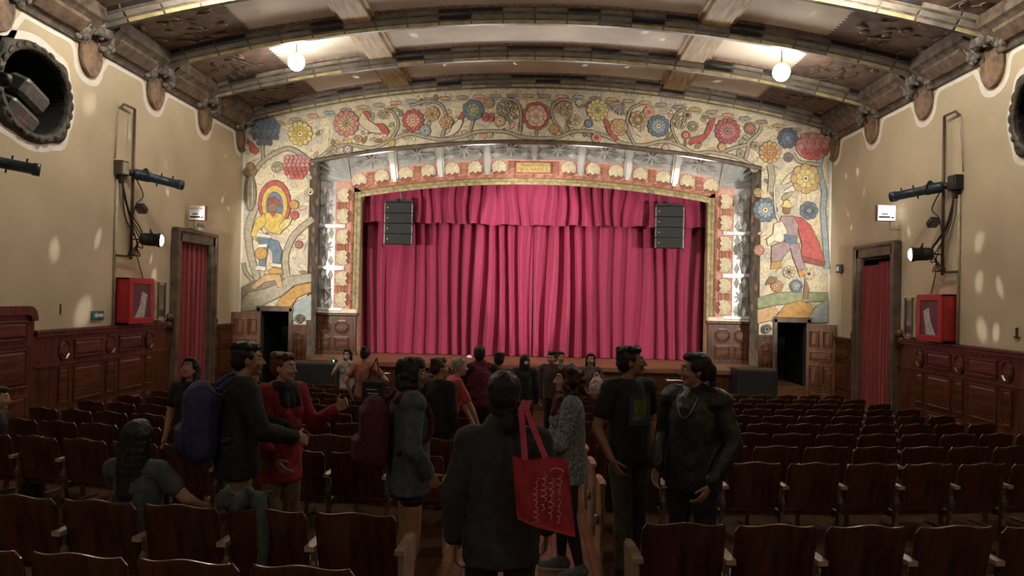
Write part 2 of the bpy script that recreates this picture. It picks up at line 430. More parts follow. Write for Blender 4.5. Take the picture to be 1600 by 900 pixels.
# ---- vaulted ceiling
CR = 28.0; CZ = 8.40
def cz(x): return CZ - x*x/(2*CR)
def ceil_strip(m, x0, x1, y0, y1, dz=0, n=12, mi=0):
    vs = []; 
    for i in range(n + 1):
        x = x0 + (x1 - x0)*i/n; vs += [(x, y0, cz(x) + dz), (x, y1, cz(x) + dz)]
    m.add(vs, [(2*i, 2*i+1, 2*i+3, 2*i+2) for i in range(n)], mi)
m = MB(); ceil_strip(m, -W - .1, W + .1, BACK, Y1 + .5, .02, 40)
ceiling = struct(m.build('ceiling', 'ceil_plaster'))
BEAMS = [-2.9 + 2.25*k for k in range(6)] + [10.6] + CORB
for i in range(len(BEAMS) - 1):
    ya, yb = BEAMS[i] + .20, BEAMS[i+1] - .20
    for sg in (-1, 1):
        # painted, carved brown field next to the wall, with a toothed inner edge
        b = MB(); n = 14; d = -.012; vs = []; fs = []
        inner = []
        for k in range(2*n + 1):
            yy = ya + (yb - ya)*k/(2*n); xi = sg*(5.55 + (.045 if k % 2 else -.02)); inner.append((xi, yy))
        cols = [sg*(5.75 + (W - 5.75)*q/6) for q in range(7)]
        for q, (xi, yy) in enumerate(inner):
            vs += [(xi, yy, cz(xi) + d)] + [(x, yy, cz(x) + d) for x in cols]
        cn = 8
        for q in range(2*n):
            for c in range(cn - 1): fs.append((q*cn + c, q*cn + c + 1, (q+1)*cn + c + 1, (q+1)*cn + c))
        b.add(vs, fs); pf = b.build('painted_field', 'ceil_brown', ceiling)
        if ya > 10:
            # raised carved ornament on the field
            orn = MB(); rnd = random.Random(i*3 + sg)
            for q in range(26):
                x = sg*(5.9 + rnd.random()*1.35); y = ya + .15 + rnd.random()*(yb - ya - .3)
                orn.ball((x, y, cz(x) - .02), (.10 + rnd.random()*.14, .04 + rnd.random()*.06, .014), 8, 0, Matrix.Rotation(rnd.random()*3, 3, 'Z'))
            orn.build('carved_ornament', 'medallion' if i % 2 else 'ceil_brown', pf, True)
        # scalloped border along the beams
        for yy, dr in ((ya, 1), (yb, -1)):
            t = MB(); n2 = 60; vs = []
            for k in range(n2 + 1):
                x = sg*(0 + 5.6*k/n2); wd = .09 + .025*abs(math.sin(k*1.2))
                vs += [(x, yy, cz(x) - .022), (x, yy + dr*wd, cz(x) - .022), (x, yy + dr*wd, cz(x) + .02)]
            fs = []
            for k in range(n2): fs += [(3*k, 3*k+1, 3*k+4, 3*k+3), (3*k+1, 3*k+2, 3*k+5, 3*k+4)]
            t.add(vs, fs); t.build('scalloped_border', 'ceil_trim', ceiling)
        # longitudinal plank
        xp = sg*3.5; sl = math.atan(xp/CR); p = MB()
        p.box(-.27, .27, ya - .1, yb + .1, -.13, .0, 0, .015); p.box(-.36, .36, ya - .1, yb + .1, -.06, .0)
        o = p.build('longitudinal_beam', ['purlin'], ceiling); o.location = (xp, 0, cz(xp) + .01); o.rotation_euler = (0, sl, 0)

# ---- transverse beams faced with glazed tiles
BP = [(-.27, .03), (-.27, -.13), (-.22, -.15), (-.13, -.24), (-.11, -.27), (-.06, -.345), (.06, -.345), (.11, -.27), (.13, -.24), (.22, -.15), (.27, -.13), (.27, .03)]
BP = [(a*.82, c*.78 if c < 0 else c) for a, c in BP]
ROWS = [((-.27, -.005), (-.27, -.115)), ((-.215, -.158), (-.14, -.232)), ((-.108, -.276), (-.066, -.338))]
ROWS = [tuple((a*.82, c*.78) for a, c in r) for r in ROWS]
TL = .633
def tile_mesh(row, m):
    (ya, za), (yb, zb) = ROWS[row]; b = MB(); hx = TL/2 - .014
    ny, nz = (zb - za), -(yb - ya); l = math.hypot(ny, nz); ny, nz = ny/l*.012, nz/l*.012
    if ny > 0: ny, nz = -ny, -nz
    e = .9
    lo = [(-hx, ya, za), (hx, ya, za), (hx, yb, zb), (-hx, yb, zb)]
    up = [(x*.985, y*.97 + (ya+yb)/2*.03 + ny, z*.97 + (za+zb)/2*.03 + nz) for x, y, z in lo]
    b.add(lo + up, [(4,5,6,7), (0,1,5,4), (1,2,6,5), (2,3,7,6), (3,0,4,7)])
    return b.mesh('tile', m)
TM = [[tile_mesh(0, 'tile_dark'), tile_mesh(0, 'tile_grey')], [tile_mesh(1, 'tile_grey'), tile_mesh(1, 'tile_dark')], [tile_mesh(2, 'tile_gold'), tile_mesh(2, 'tile_grey')]]
for bi, yb in enumerate(BEAMS):
    m = MB(); n = 32; rings = []
    for k in range(n + 1):
        x = -W + 2*W*k/n; rings.append([(x, yb + a, cz(x) + c) for a, c in BP])
    m.ring(rings, 0, True, True); o = struct(m.build('trim_%d' % (bi + 1), 'beam'))
    if yb in CORB:
        nt = 24
        for k in range(nt):
            x = (k - nt/2 + .5)*TL; sl = math.atan(x/CR)
            for r in range(3):
                alt = random.random() < (.55, .1, .2)[r]
                link('tile', TM[r][1 if alt else 0], o, (x, yb, cz(x)), (0, sl, 0))

# ---- cornice boxes and corbels on the side walls
def corbel_foliage():
    b = MB(); rnd = random.Random(5)
    for q in range(84):
        if q % 3 == 0: y = rnd.uniform(-.2, .2); z = rnd.uniform(7.04, 7.42); d = .16 + .22*(z - 7.04)/.4
        else: y = (1 if q % 2 else -1)*rnd.uniform(.26, .52); z = rnd.uniform(6.90, 7.36); d = .07 + .28*max(0, (z - 6.9)/.46)
        b.ball((d, y, z), (.05 + rnd.random()*.04, .045 + rnd.random()*.05, .05 + rnd.random()*.06), 8, 0, Matrix.Rotation(rnd.uniform(-.9, .9), 3, 'X'))
    b.box(0, .30, -.2, .2, 7.06, 7.42)
    return b.mesh('foliage', 'foliage_carving', True)
def medallion_mesh():
    b = MB(); n = 28; rings = []
    for r, d in ((1.0, 0), (1.0, .05), (.93, .075), (.86, .05), (.80, .035), (.45, .07), (.05, .085)):
        rings.append([(d, .315*r*math.cos(2*math.pi*k/n), 6.72 + .37*r*math.sin(2*math.pi*k/n)) for k in range(n)])
    b.ring(rings); return b.mesh('medallion', 'medallion', True)
FM, MM = corbel_foliage(), medallion_mesh()
tn = len(BEAMS)
for sg in (-1, 1):
    for c in [6.1, 8.35] + ALLC:
        tn += 1; base = MB(); base.box(0, .05, -.2, .2, 7.0, 7.44)
        o = struct(base.build('trim_%d' % tn, 'cornice')); o.location = (sg*W, c, 0); o.rotation_euler = (0, 0, 0 if sg < 0 else math.pi)
        link('foliage', FM, o); link('medallion', MM, o)
    cs = [3.85, 6.1, 8.35] + ALLC
    for a, b2 in zip(cs[:-1], cs[1:]):
        tn += 1; m = MB(); y0, y1 = a + .2, b2 - .2
        pr = [(0, 6.84), (.06, 6.84), (.08, 6.90), (.36, 7.20), (.42, 7.24), (.42, 7.44), (0, 7.44)]
        m.prism(pr, lambda u, v, d: (-sg*u + sg*W, d, v), y0, y1)
        o = struct(m.build('trim_%d' % tn, 'cornice'))
        p = MB(); q0, q1 = y0 + .28, y1 - .28
        nx, nz = .03, -.028
        A = lambda t, yy, off: (sg*W - sg*(.08 + .28*t + nx*off), yy, 6.90 + .30*t + nz*off)
        p.add([A(.15, q0, 0), A(.15, q1, 0), A(.85, q1, 0), A(.85, q0, 0), A(.25, q0 + .05, 1), A(.25, q1 - .05, 1), A(.75, q1 - .05, 1), A(.75, q0 + .05, 1)],
              [(4,5,6,7), (0,1,5,4), (1,2,6,5), (2,3,7,6), (3,0,4,7)])
        p.build('panel', 'cornice_panel', o)

# ---- mural wall with the big proscenium opening
XR = 5.83
def arc1(x): return 6.76 - .60*(x/XR)**2
m = MB(); n = 40
def top_z(x): return cz(x) + .1
for i in range(n):
    xa, xb = -XR + 2*XR*i/n, -XR + 2*XR*(i+1)/n
    m.add([(xa, Y1, arc1(xa)), (xb, Y1, arc1(xb)), (xb, Y1, top_z(xb)), (xa, Y1, top_z(xa))], [(0,1,2,3)])
    m.add([(xa, Y1, arc1(xa)), (xb, Y1, arc1(xb)), (xb, YF + .1, arc1(xb) + .3), (xa, YF + .1, arc1(xa) + .3)], [(0,1,2,3)])
DX = (6.28, 7.02); DZ = 2.24
for sg in (-1, 1):
    def r(x0, x1, z0, z1): m.add([(sg*x0, Y1, z0), (sg*x1, Y1, z0), (sg*x1, Y1, z1), (sg*x0, Y1, z1)], [(0,1,2,3)])
    r(XR, DX[0], -.1, DZ); r(DX[1], W, -.1, DZ)
    for k in range(4):
        xa, xb = XR + (W - XR)*k/4, XR + (W - XR)*(k+1)/4
        m.add([(sg*xa, Y1, DZ), (sg*xb, Y1, DZ), (sg*xb, Y1, top_z(xb)), (sg*xa, Y1, top_z(xa))], [(0,1,2,3)])
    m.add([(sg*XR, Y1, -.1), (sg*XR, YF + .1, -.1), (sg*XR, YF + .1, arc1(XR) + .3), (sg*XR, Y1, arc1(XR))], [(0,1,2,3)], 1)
wall_stage = struct(m.build('wall_stage', ['mural_ground', 'reveal_shaded_paint']))
# moulding along the lower edge of the mural
m = MB(); rings = []
for i in range(49):
    x = -XR + 2*XR*i/48; z = arc1(x); rings.append([(x, Y1 + .02, z - .06), (x, Y1 - .05, z - .05), (x, Y1 - .06, z + .02), (x, Y1 - .02, z + .06), (x, Y1 + .02, z + .06)])
m.ring(rings); m.build('moulding', 'frame_wood', wall_stage)
# white corner strips
for sg in (-1, 1):
    MB().box(sg*W - .05, sg*W + .05, Y1 - .012, Y1 + .01, 1.94, 6.4).build('painted_corner_strip', 'white_paint', wall_stage)
# dark rooms behind the two small doors
for sg in (-1, 1):
    m = MB(); xa, xb, yb = sg*DX[0], sg*DX[1], Y1 + 1.6
    m.add([(xa, Y1, -.05), (xb, Y1, -.05), (xb, Y1, DZ), (xa, Y1, DZ), (xa, yb, -.05), (xb, yb, -.05), (xb, yb, DZ), (xa, yb, DZ)], [(0,4,7,3), (1,2,6,5), (3,7,6,2), (4,5,6,7)])
    m.build('passage', 'void', wall_stage)
    MB().box(min(xa, xb), max(xa, xb), Y1 - .05, yb, -.06, .62 if sg > 0 else .01).build('passage_step', 'stage_wood', wall_stage)
# wood cladding between door and reveal
for sg in (-1, 1):
    m = MB(); xa, xb = sorted((sg*(XR - .02), sg*(DX[0] - .10)))
    m.box(xa, xb, Y1 - .05, Y1, -.1, 1.86); m.box(xa - .02, xb + .02, Y1 - .08, Y1, 1.86, 1.92)
    o = m.build('cladding', 'dado_wood', wall_stage)
    put_panel(o, 'o', .24, .30, ((xa + xb)/2, Y1 - .05, 1.58), 0); put_panel(o, 'r', .22, .5, ((xa + xb)/2, Y1 - .05, 1.08), 0)
    # scrolled volute on top of the cladding
    v = MB(); pts = []
    for k in range(26):
        a = k*.42; rr = .13*(1 - k/30); pts.append(((xa+xb)/2 + rr*math.cos(a), Y1 - .06, 2.06 + rr*math.sin(a)))
    v.tube(pts, .028, 8); v.build('volute', 'foliage_carving', o, True)

# ---- stage floor, apron
m = MB(); m.box(-5.0, 5.0, 18.7, Y1 + .02, STAGE - .08, STAGE); m.box(-XR, XR, Y1 + .02, 24.0, STAGE - .08, STAGE)
m.box(-5.0, 5.0, 18.66, 18.70, STAGE - .10, STAGE - .005)
stage = struct(m.build('floor_stage', 'stage_wood'))
m = MB(); m.box(-4.95, 4.95, 18.75, 18.8, -.05, STAGE - .08); m.box(-4.95, -4.9, 18.78, Y1 + .3, -.05, STAGE - .08); m.box(4.9, 4.95, 18.78, Y1 + .3, -.05, STAGE - .08)
m.box(-XR, -4.9, Y1 + .25, Y1 + .3, -.05, STAGE - .08); m.box(4.9, XR, Y1 + .25, Y1 + .3, -.05, STAGE - .08)
apron = struct(m.build('trim_apron', 'dado_wood'))
x = -4.8
while x < 4.7:
    put_panel(apron, 'o', .40, .42, (x + .25, 18.75, .66), 0); put_panel(apron, 'r', .40, .36, (x + .25, 18.75, .22), 0)
    if x + 1.5 < 4.8: put_panel(apron, 'r', .88, .42, (x + 1.0, 18.75, .66), 0); put_panel(apron, 'r', .88, .36, (x + 1.0, 18.75, .22), 0)
    x += 1.5
# stage house behind the curtain
m = MB(); m.add([(-7, 24, 0), (7, 24, 0), (7, 24, 9), (-7, 24, 9), (-7, 21.0, 0), (7, 21.0, 0), (7, 21.0, 9), (-7, 21.0, 9)], [(0,1,2,3), (0,3,7,4), (1,5,6,2), (3,2,6,7)])
struct(m.build('wall_stage_house', 'void'))

# ---- proscenium frame (recessed): tin stars, shells, bricks, gold moulding
OX = 4.72
def arc2(x): return 5.84 - .42*(x/OX)**2        # soffit of the opening
def arcs(x, d): return arc2(x) + d
m = MB(); n = 40; ZB = STAGE
for i in range(n):
    xa, xb = -OX - .18 + 2*(OX + .18)*i/n, -OX - .18 + 2*(OX + .18)*(i+1)/n
    m.add([(xa, YF, arc2(xa)), (xb, YF, arc2(xb)), (xb, YF, arc2(xb) + .66), (xa, YF, arc2(xa) + .66)], [(0,1,2,3)], 0)
    m.add([(xa, YF, arc2(xa) + .66), (xb, YF, arc2(xb) + .66), (xb, YF, 7.4), (xa, YF, 7.4)], [(0,1,2,3)], 1)
for sg in (-1, 1):
    def r(x0, x1, z0, z1, mi): m.add([(sg*x0, YF, z0), (sg*x1, YF, z0), (sg*x1, YF, z1), (sg*x0, YF, z1)], [(0,1,2,3)], mi)
    r(OX, 5.40, ZB, 5.90, 0); r(5.40, XR, ZB, 5.90, 1); r(4.9, XR, 5.90, 7.4, 1)
    m.add([(sg*OX, YF, ZB), (sg*OX, YF + .35, ZB), (sg*OX, YF + .35, 5.5), (sg*OX, YF, 5.45)], [(0,1,2,3)], 2)
frame = struct(m.build('wall_proscenium', ['pink', 'tin2', 'gold']))
m = MB(); rings = []
prof = [(0.0, .0), (-.02, -.10), (.05, -.12), (.09, -.09), (.13, -.11), (.17, -.05), (.17, 0)]
for i in range(49):
    x = -OX + 2*OX*i/48; rings.append([(x, YF + b, arc2(x) + a - .02) for a, b in prof])
m.ring(rings)
for sg in (-1, 1):
    m.ring([[(sg*(OX + a), YF + b, z) for a, b in prof] for z in (2.2, arc2(OX) + .1)])
m.build('gold_moulding', 'gold', frame)

def shell_mesh():
    b = MB(); nr = 13; vs = [(0, -.05, -.10)]; N = nr*2
    a0, a1 = math.radians(-38), math.radians(218)
    rim = []; rim2 = []; mid = []
    for k in range(N + 1):
        a = a0 + (a1 - a0)*k/N; up = k % 2 == 1
        R = .215 if up else .195
        rim.append((R*math.cos(a), -.045 if up else -.012, R*math.sin(a))); rim2.append((R*math.cos(a), 0, R*math.sin(a)))
        mid.append((.12*math.cos(a), -.085 if up else -.055, .12*math.sin(a) - .02))
    vs = [(0, -.075, -.07)] + mid + rim + rim2; M = N + 1; fs = []
    for k in range(N):
        fs += [(0, 1 + k, 2 + k), (1 + k, 1 + M + k, 2 + M + k, 2 + k), (1 + M + k, 1 + 2*M + k, 2 + 2*M + k, 2 + M + k)]
    b.add(vs, fs); 
    b.ball((0, -.06, -.09), (.05, .03, .04), 8)
    return b.mesh('shell', 'shell')
SH = shell_mesh()
def halo_mesh():   # dark scalloped disc: the thin shadow round a shell, put in as colour
    b = MB(); n = 40
    b.prism([((.212 + .012*(k % 2))*math.cos(2*math.pi*k/n), (.212 + .012*(k % 2))*math.sin(2*math.pi*k/n)) for k in range(n)], lambda u, v, d: (u, d, v), 0, -.012)
    return b.mesh('shell_shadow_disc', 'brick')
HM = halo_mesh()
def brick_mesh(w, h, m): b = MB(); b.box(-w/2, w/2, -.035, 0, -h/2, h/2, 0, .008); return b.mesh('brick', m)
BR = {}
def brick(parent, w, h, pos, ry=0):
    key = (w, h, random.random() < .5)
    if key not in BR: BR[key] = brick_mesh(w, h, 'brick' if key[2] else 'brick2')
    return link('brick', BR[key], parent, pos, (0, ry, 0))
def star_mesh(w, h):
    """faceted sheet-metal star with diamond facets on either side"""
    b = MB(); a, c = w/2, h/2
    r1 = c*.98; pts = []
    for k in range(16):
        an = math.pi*k/8; rr = r1*(1.0 if k % 4 == 0 else .92 if k % 2 == 0 else .36)
        pts.append((rr*math.cos(an)*min(1.15, a/c), 0, rr*math.sin(an)))
    b.add([(0, -.20, 0)] + [(x, -.008 if k % 2 else -.09, z) for k, (x, _, z) in enumerate(pts)], [(0, 1 + k, 1 + (k+1) % 16) for k in range(16)], 0)
    if a > c*1.3:
        for s in (-1, 1):
            for t in (-1, 1):
                for (x0, x1, zc) in ((c*1.02, a*.99, t*c*.5),):
                    xm = (x0 + x1)/2; zz = c*.42
                    b.add([(s*x0, -.01, zc), (s*xm, -.01, zc + zz), (s*x1, -.01, zc), (s*xm, -.01, zc - zz), (s*xm, -.16, zc), ], [(0,1,4), (1,2,4), (2,3,4), (3,0,4)], 0)
            b.add([(s*c*.55, -.01, 0), (s*c*1.25, -.01, c*.2), (s*c*1.9, -.01, 0), (s*c*1.25, -.01, -c*.2), (s*c*1.2, -.14, 0)], [(0,1,4), (1,2,4), (2,3,4), (3,0,4)], 1)
    b.box(-a, a, -.008, 0, -c, c, 1)
    return b.mesh('tin_star', ['tin', 'tin2'])
ST = star_mesh(1.16, .50); STV = star_mesh(1.08, .42)
NP = 8; PW = 2*OX/NP*1.08
xs0 = -PW*NP/2
for i in range(NP):
    xc = xs0 + PW*(i + .5); sl = math.atan(2*.42*xc/OX**2)
    link('tin_star', ST, frame, (xc, YF - .01, arc2(xc) + .93), (0, sl, 0))
    if i in (3, 4):   # the plaque panel lies across the middle
        side = -1 if i == 3 else 1; xsh = xc + side*.31
        spots = [xsh]; bx = xc - side*.05
    else: spots = [xc - .315, xc + .315]; bx = xc
    for xsx in spots:
        s2 = math.atan(2*.42*xsx/OX**2)
        link('shell_shadow_disc', HM, frame, (xsx, YF, arc2(xsx) + .43), (0, s2, 0)); link('shell', SH, frame, (xsx, YF - .012, arc2(xsx) + .43), (0, s2, 0))
    for k in range(4): brick(frame, .19, .075, (bx, YF, arc2(bx) + .30 + .092*k), sl)
# dividers between panels
dv = MB(); dv.prism([(-.09, -.34), (.09, -.34), (.11, .56), (-.11, .56)], lambda u, v, d: (u, d, v), 0, -.10); dv.prism([(-.045, -.42), (.045, -.42), (.055, .56), (-.055, .56)], lambda u, v, d: (u, d, v), -.10, -.16)
DV = dv.mesh('tin_divider', 'tin')
for i in range(1, NP):
    x = xs0 + PW*i; link('tin_divider', DV, frame, (x, YF, arc2(x) + (.66 if i != 4 else 1.02)), (0, math.atan(2*.42*x/OX**2), 0))
nb = 36
for k in range(nb):
    x = -4.8 + 9.6*(k + .5)/nb; brick(frame, .245, .075, (x, YF, arc2(x) + .205), math.atan(2*.42*x/OX**2))
# jambs
for sg in (-1, 1):
    JZ0, JZ1 = 2.30, 5.72; ph = (JZ1 - JZ0)/3
    for k in range(3):
        z = JZ0 + ph*(k + .5)
        o = link('tin_star', STV, frame, (sg*5.61, YF - .01, z), (0, math.pi/2, 0))
        for t in (-1, 1):
            zz = z + t*.29
            link('shell_shadow_disc', HM, frame, (sg*5.16, YF, zz), (0, sg*math.pi/2, 0)); link('shell', SH, frame, (sg*5.16, YF - .012, zz), (0, sg*math.pi/2, 0))
        for q in range(4): brick(frame, .19, .075, (sg*(5.06 + .092*q), YF, z), math.pi/2)
        if k < 3:
            d = MB(); d.box(-.36, .36, -.11, 0, -.055, .055, 0, .01); d.box(-.30, .33, -.17, -.11, -.03, .03, 0, .01)
            d.build('tin_divider', 'tin', frame, loc=(sg*5.48, YF, JZ0 + ph*k + (.0)))
    nbj = 13
    for k in range(nbj): brick(frame, .245, .06, (sg*4.935, YF, JZ0 + .02 + (JZ1 - JZ0)*(k + .5)/nbj), math.pi/2)
    # pleated tin fan in the corner
    f = MB(); N = 16; o0 = (sg*4.98, YF - .05, 5.80); vs = [o0]; fs = []
    for k in range(N + 1):
        a = math.radians(2 + 78*k/N); R = 1.02 if k else 1.0
        R = min(.84/max(math.cos(a), .05), 1.05/max(math.sin(a), .05), 1.2)
        vs.append((sg*(4.98 + R*math.cos(a)), YF - (.20 if k % 2 else .03), 5.80 + R*math.sin(a)))
    fs = [(0, 1 + k, 2 + k) for k in range(N)]
    f.add(vs, fs); f.build('tin_fan', 'tin', frame)
    # wooden pedestal carrying the jamb
    p = MB(); x0, x1 = sorted((sg*(OX + .02), sg*(XR - .02)))
    p.box(x0, x1, YF - .16, YF, STAGE, 2.14); p.box(x0 - .05, x1 + .05, YF - .22, YF, 2.14, 2.22, 0, .015); p.box(x0 - .03, x1 + .03, YF - .20, YF, STAGE, STAGE + .1)
    p.box(x0, x1, YF - .14, YF, 2.22, 2.32, 1)
    o = p.build('pedestal', ['dado_wood', 'shell'], frame)
    for xo, w in ((5.12, .42), (5.58, .32)):
        put_panel(o, 'o', w, .36, (sg*xo, YF - .16, 1.84), 0); put_panel(o, 'r', w, .36, (sg*xo, YF - .16, 1.40), 0)
# plaque over the opening
pl = MB(); pl.box(-.50, .50, -.05, 0, -.165, .165, 0, .012); pl.box(-.455, .455, -.056, -.05, -.125, .125, 1)
plo = pl.build('plaque', ['brick', 'plaque'], frame, loc=(-.02, YF - .005, arc2(0) + .43))
def text_part(s, size, parent, loc, rot, m, name='lettering', ext=.002):
    cu = bpy.data.curves.new(name, 'FONT'); cu.body = s; cu.size = size; cu.align_x = 'CENTER'; cu.align_y = 'CENTER'; cu.extrude = ext
    cu.resolution_u = 2
    t = bpy.data.objects.new(name, cu); COL.objects.link(t)
    dg = bpy.context.evaluated_depsgraph_get(); me = bpy.data.meshes.new_from_object(t.evaluated_get(dg))
    bpy.data.objects.remove(t); me.materials.clear(); me.materials.append(MATS[m])
    o = link(name, me, parent, loc, rot); return o
rs = random.Random(3); pm = MB()        # the raised lettering is too worn to read: stroke marks only
for zc, x0, x1 in ((.055, -.33, .36), (-.055, -.36, .38)):
    x = x0
    while x < x1:
        if rs.random() < .13: x += .05; continue
        for _ in range(rs.choice((1, 2, 2))):
            s_ = rs.choice((-.012, 0, 0, .012)); pm.prism([(x - .005 - s_, zc - .038), (x + .005 - s_, zc - .038), (x + .005 + s_, zc + .038), (x - .005 + s_, zc + .038)], lambda u, v, d: (u, d, v), -.056, -.060); x += .022
        if rs.random() < .6: pm.box(x - .032, x - .006, -.060, -.056, zc + rs.choice((-.036, 0, .03)), zc + rs.choice((-.026, .008, .038)) + .004)
        x += .016
pm.build('lettering', 'plaque_text', plo)
# ================================================================== PAINTED MURAL (flat folk ornament laid on the wall)
def srgb(h):
    c = [int(h[i:i+2], 16)/255 for i in (0, 2, 4)]
    return tuple(x/12.92 if x <= .04045 else ((x + .055)/1.055)**2.4 for x in c)
PAL = dict(line='5b4a3a', grey='a9a291', dgrey='7d7768', cream='ddcfae', white='e6dfd0', tan='c9a678', brown='8f7252', red='b8444c', dred='8f3038', pink='e0a394', rose='c77f86', mag='b04a66', mauve='a08a94',
           blue='4f7191', lblue='93a8b4', dblue='35506e', yellow='d2b455', lyel='dccb86', orange='cc8a55', green='8c9a78', ochre='c0914a', purple='8d7f96', skin='8a6650', sky='9fb0b4')
for k, h in PAL.items():
    c_ = srgb(h); g_ = sum(c_)/3; f_ = .16 if k != 'line' else 0
    mat('paint_' + k, tuple(c*(1 - f_) + f_*q for c, q in zip(c_, (.52, .44, .31))), .8, var=.14, scale=9)
PN = list(PAL)
class MU:
    def __init__(s, base=.004): s.b = MB(); s.k = base; s.cols = []
    def ci(s, c):
        if c not in s.cols: s.cols.append(c)
        return s.cols.index(c)
    def poly(s, pts, c, ol=.9, oc='line'):
        P = [Vector(p) for p in pts]; n = len(P); ar = sum(P[i].x*P[(i+1) % n].y - P[(i+1) % n].x*P[i].y for i in range(n))
        if ol:
            Q = []
            for i in range(n):
                t = (P[(i+1) % n] - P[i-1]); t = t.normalized() if t.length else Vector((1, 0))
                Q.append(P[i] + Vector((t.y, -t.x))*(ol if ar > 0 else -ol))
            s.face(Q, oc)
        s.face(P, c); return s
    def face(s, P, c):
        s.k += .0006; Y = Y1 - s.k*.5
        s.b.add([tuple(on(p[0], p[1], 1, Y)) for p in P], [tuple(range(len(P)))], s.ci(c))
    def stroke(s, pts, w, c, ol=1.0, n=7, oc='line', taper=False):
        P = smooth_path(pts, n) if len(pts) > 2 else [Vector(p) for p in pts]
        for (ww, cc) in (((w + 2*ol, oc), (w, c)) if ol else ((w, c),)):
            s.k += .0006; Y = Y1 - s.k*.5; vs = []
            for i, p in enumerate(P):
                t = P[min(i+1, len(P)-1)] - P[max(i-1, 0)]; t = t.normalized() if t.length else Vector((1, 0))
                h = ww/2*(1 - .7*i/len(P) if taper else 1)
                vs += [tuple(on(p.x - t.y*h, p.y + t.x*h, 1, Y)), tuple(on(p.x + t.y*h, p.y - t.x*h, 1, Y))]
            s.b.add(vs, [(2*i, 2*i+1, 2*i+3, 2*i+2) for i in range(len(P) - 1)], s.ci(cc))
        return s
    def disc(s, x, y, r, c, ol=.9, ry=None, n=18, oc='line'):
        ry = ry or r; return s.poly([(x + r*math.cos(2*math.pi*k/n), y + ry*math.sin(2*math.pi*k/n)) for k in range(n)], c, ol, oc)
    def petal(s, x, y, a, r0, r1, w, c, ol=.8, oc='line'):
        ca, sa = math.cos(a), math.sin(a); pts = []
        for t, q in ((0, .35), (.35, .8), (.65, 1), (.88, .75), (1, .2), (1, -.2), (.88, -.75), (.65, -1), (.35, -.8), (0, -.35)):
            rr = r0 + (r1 - r0)*t; pts.append((x + rr*ca - q*w*sa, y + rr*sa + q*w*ca))
        return s.poly(pts, c, ol, oc)
    def flower(s, x, y, r, n, outer, inner, core, n2=None, a0=0.0):
        for k in range(n): s.petal(x, y, a0 + 2*math.pi*k/n, r*.35, r, r*2.7/n if n > 5 else r*.45, outer)
        n2 = n2 or n
        for k in range(n2): s.petal(x, y, a0 + 2*math.pi*(k + .5)/n2, r*.12, r*.66, r*1.7/n2, inner, .6)
        s.disc(x, y, r*.22, core, .6); s.disc(x, y, r*.08, 'line', 0); return s
    def scales(s, x, y, rx, ry, rows, cols, c1, c2):
        for j in range(rows):
            f = j/(rows - 1); yy = y - ry + 2*ry*f; half = rx*math.sqrt(max(.08, 1 - ((f - .42)/.68)**2)); k = max(2, int(cols*half/rx))
            for i in range(k):
                xx = x - half + 2*half*(i + .5 + (.25 if j % 2 else -.0))/k
                s.petal(xx, yy - ry*.3, math.pi/2 + (xx - x)/rx*-.5, 0, 2.2*ry/rows + 2, half/k*1.05, c1 if f < .6 else c2, .6)
        return s
    def spiral(s, x, y, r, c, turns=1.6, w=2.6, a0=0, dr=1):
        pts = [(x + r*(1 - k/30)*math.cos(a0 + dr*turns*2*math.pi*k/26), y + r*(1 - k/30)*math.sin(a0 + dr*turns*2*math.pi*k/26)) for k in range(27)]
        s.stroke(pts, w, c, .8, 1)
        for k in range(0, 14, 2):
            a = a0 + dr*turns*2*math.pi*k/26; rr = r*(1 - k/30); s.petal(x + rr*math.cos(a), y + rr*math.sin(a), a + math.pi + dr*.6, 0, r*.42, r*.09, 'cream' if k % 4 else c, .5)
        return s
    def leaf(s, x0, y0, x1, y1, w, c):
        a = math.atan2(y1 - y0, x1 - x0); return s.petal(x0, y0, a, 0, math.hypot(x1 - x0, y1 - y0), w, c, .7)
    def done(s, name):
        return s.b.build(name, ['paint_' + c for c in s.cols], wall_stage)
# long vines
v = MU(.034)
for pts, w in ([[(1182, 262), (1150, 246), (1110, 238), (1085, 239), (1060, 226), (1035, 221), (1005, 227), (975, 224), (945, 212), (920, 205), (895, 206), (872, 214), (845, 216), (815, 214), (798, 208), (780, 205), (745, 206), (720, 214), (690, 218), (665, 214), (640, 209), (612, 218), (590, 229), (572, 231), (545, 226), (520, 232), (500, 246), (490, 252)], 4.2],
               [[(690, 215), (697, 190), (690, 165), (668, 158), (640, 166)], 3], [[(812, 206), (814, 180), (806, 158), (785, 155)], 3], [[(880, 208), (864, 185), (864, 165), (880, 155), (895, 160)], 3],
               [[(992, 226), (980, 200), (985, 172), (1000, 163)], 3], [[(1060, 224), (1050, 200), (1055, 180), (1072, 168)], 2.6], [[(612, 217), (622, 195), (614, 176), (600, 172)], 3],
               [[(1165, 248), (1170, 222), (1162, 212)], 4], [[(1170, 222), (1185, 208), (1190, 196)], 4], [[(1168, 226), (1145, 232), (1130, 238)], 4],
               [[(394, 275), (405, 258), (420, 245), (445, 233), (462, 236), (490, 256)], 6], [[(411, 248), (410, 226)], 4], [[(640, 207), (643, 196)], 2], [[(734, 208), (740, 186)], 2.4], [[(838, 212), (838, 200)], 2.4]):
    v.stroke(pts, w, 'grey', 1.0)
v.done('painted_vine')
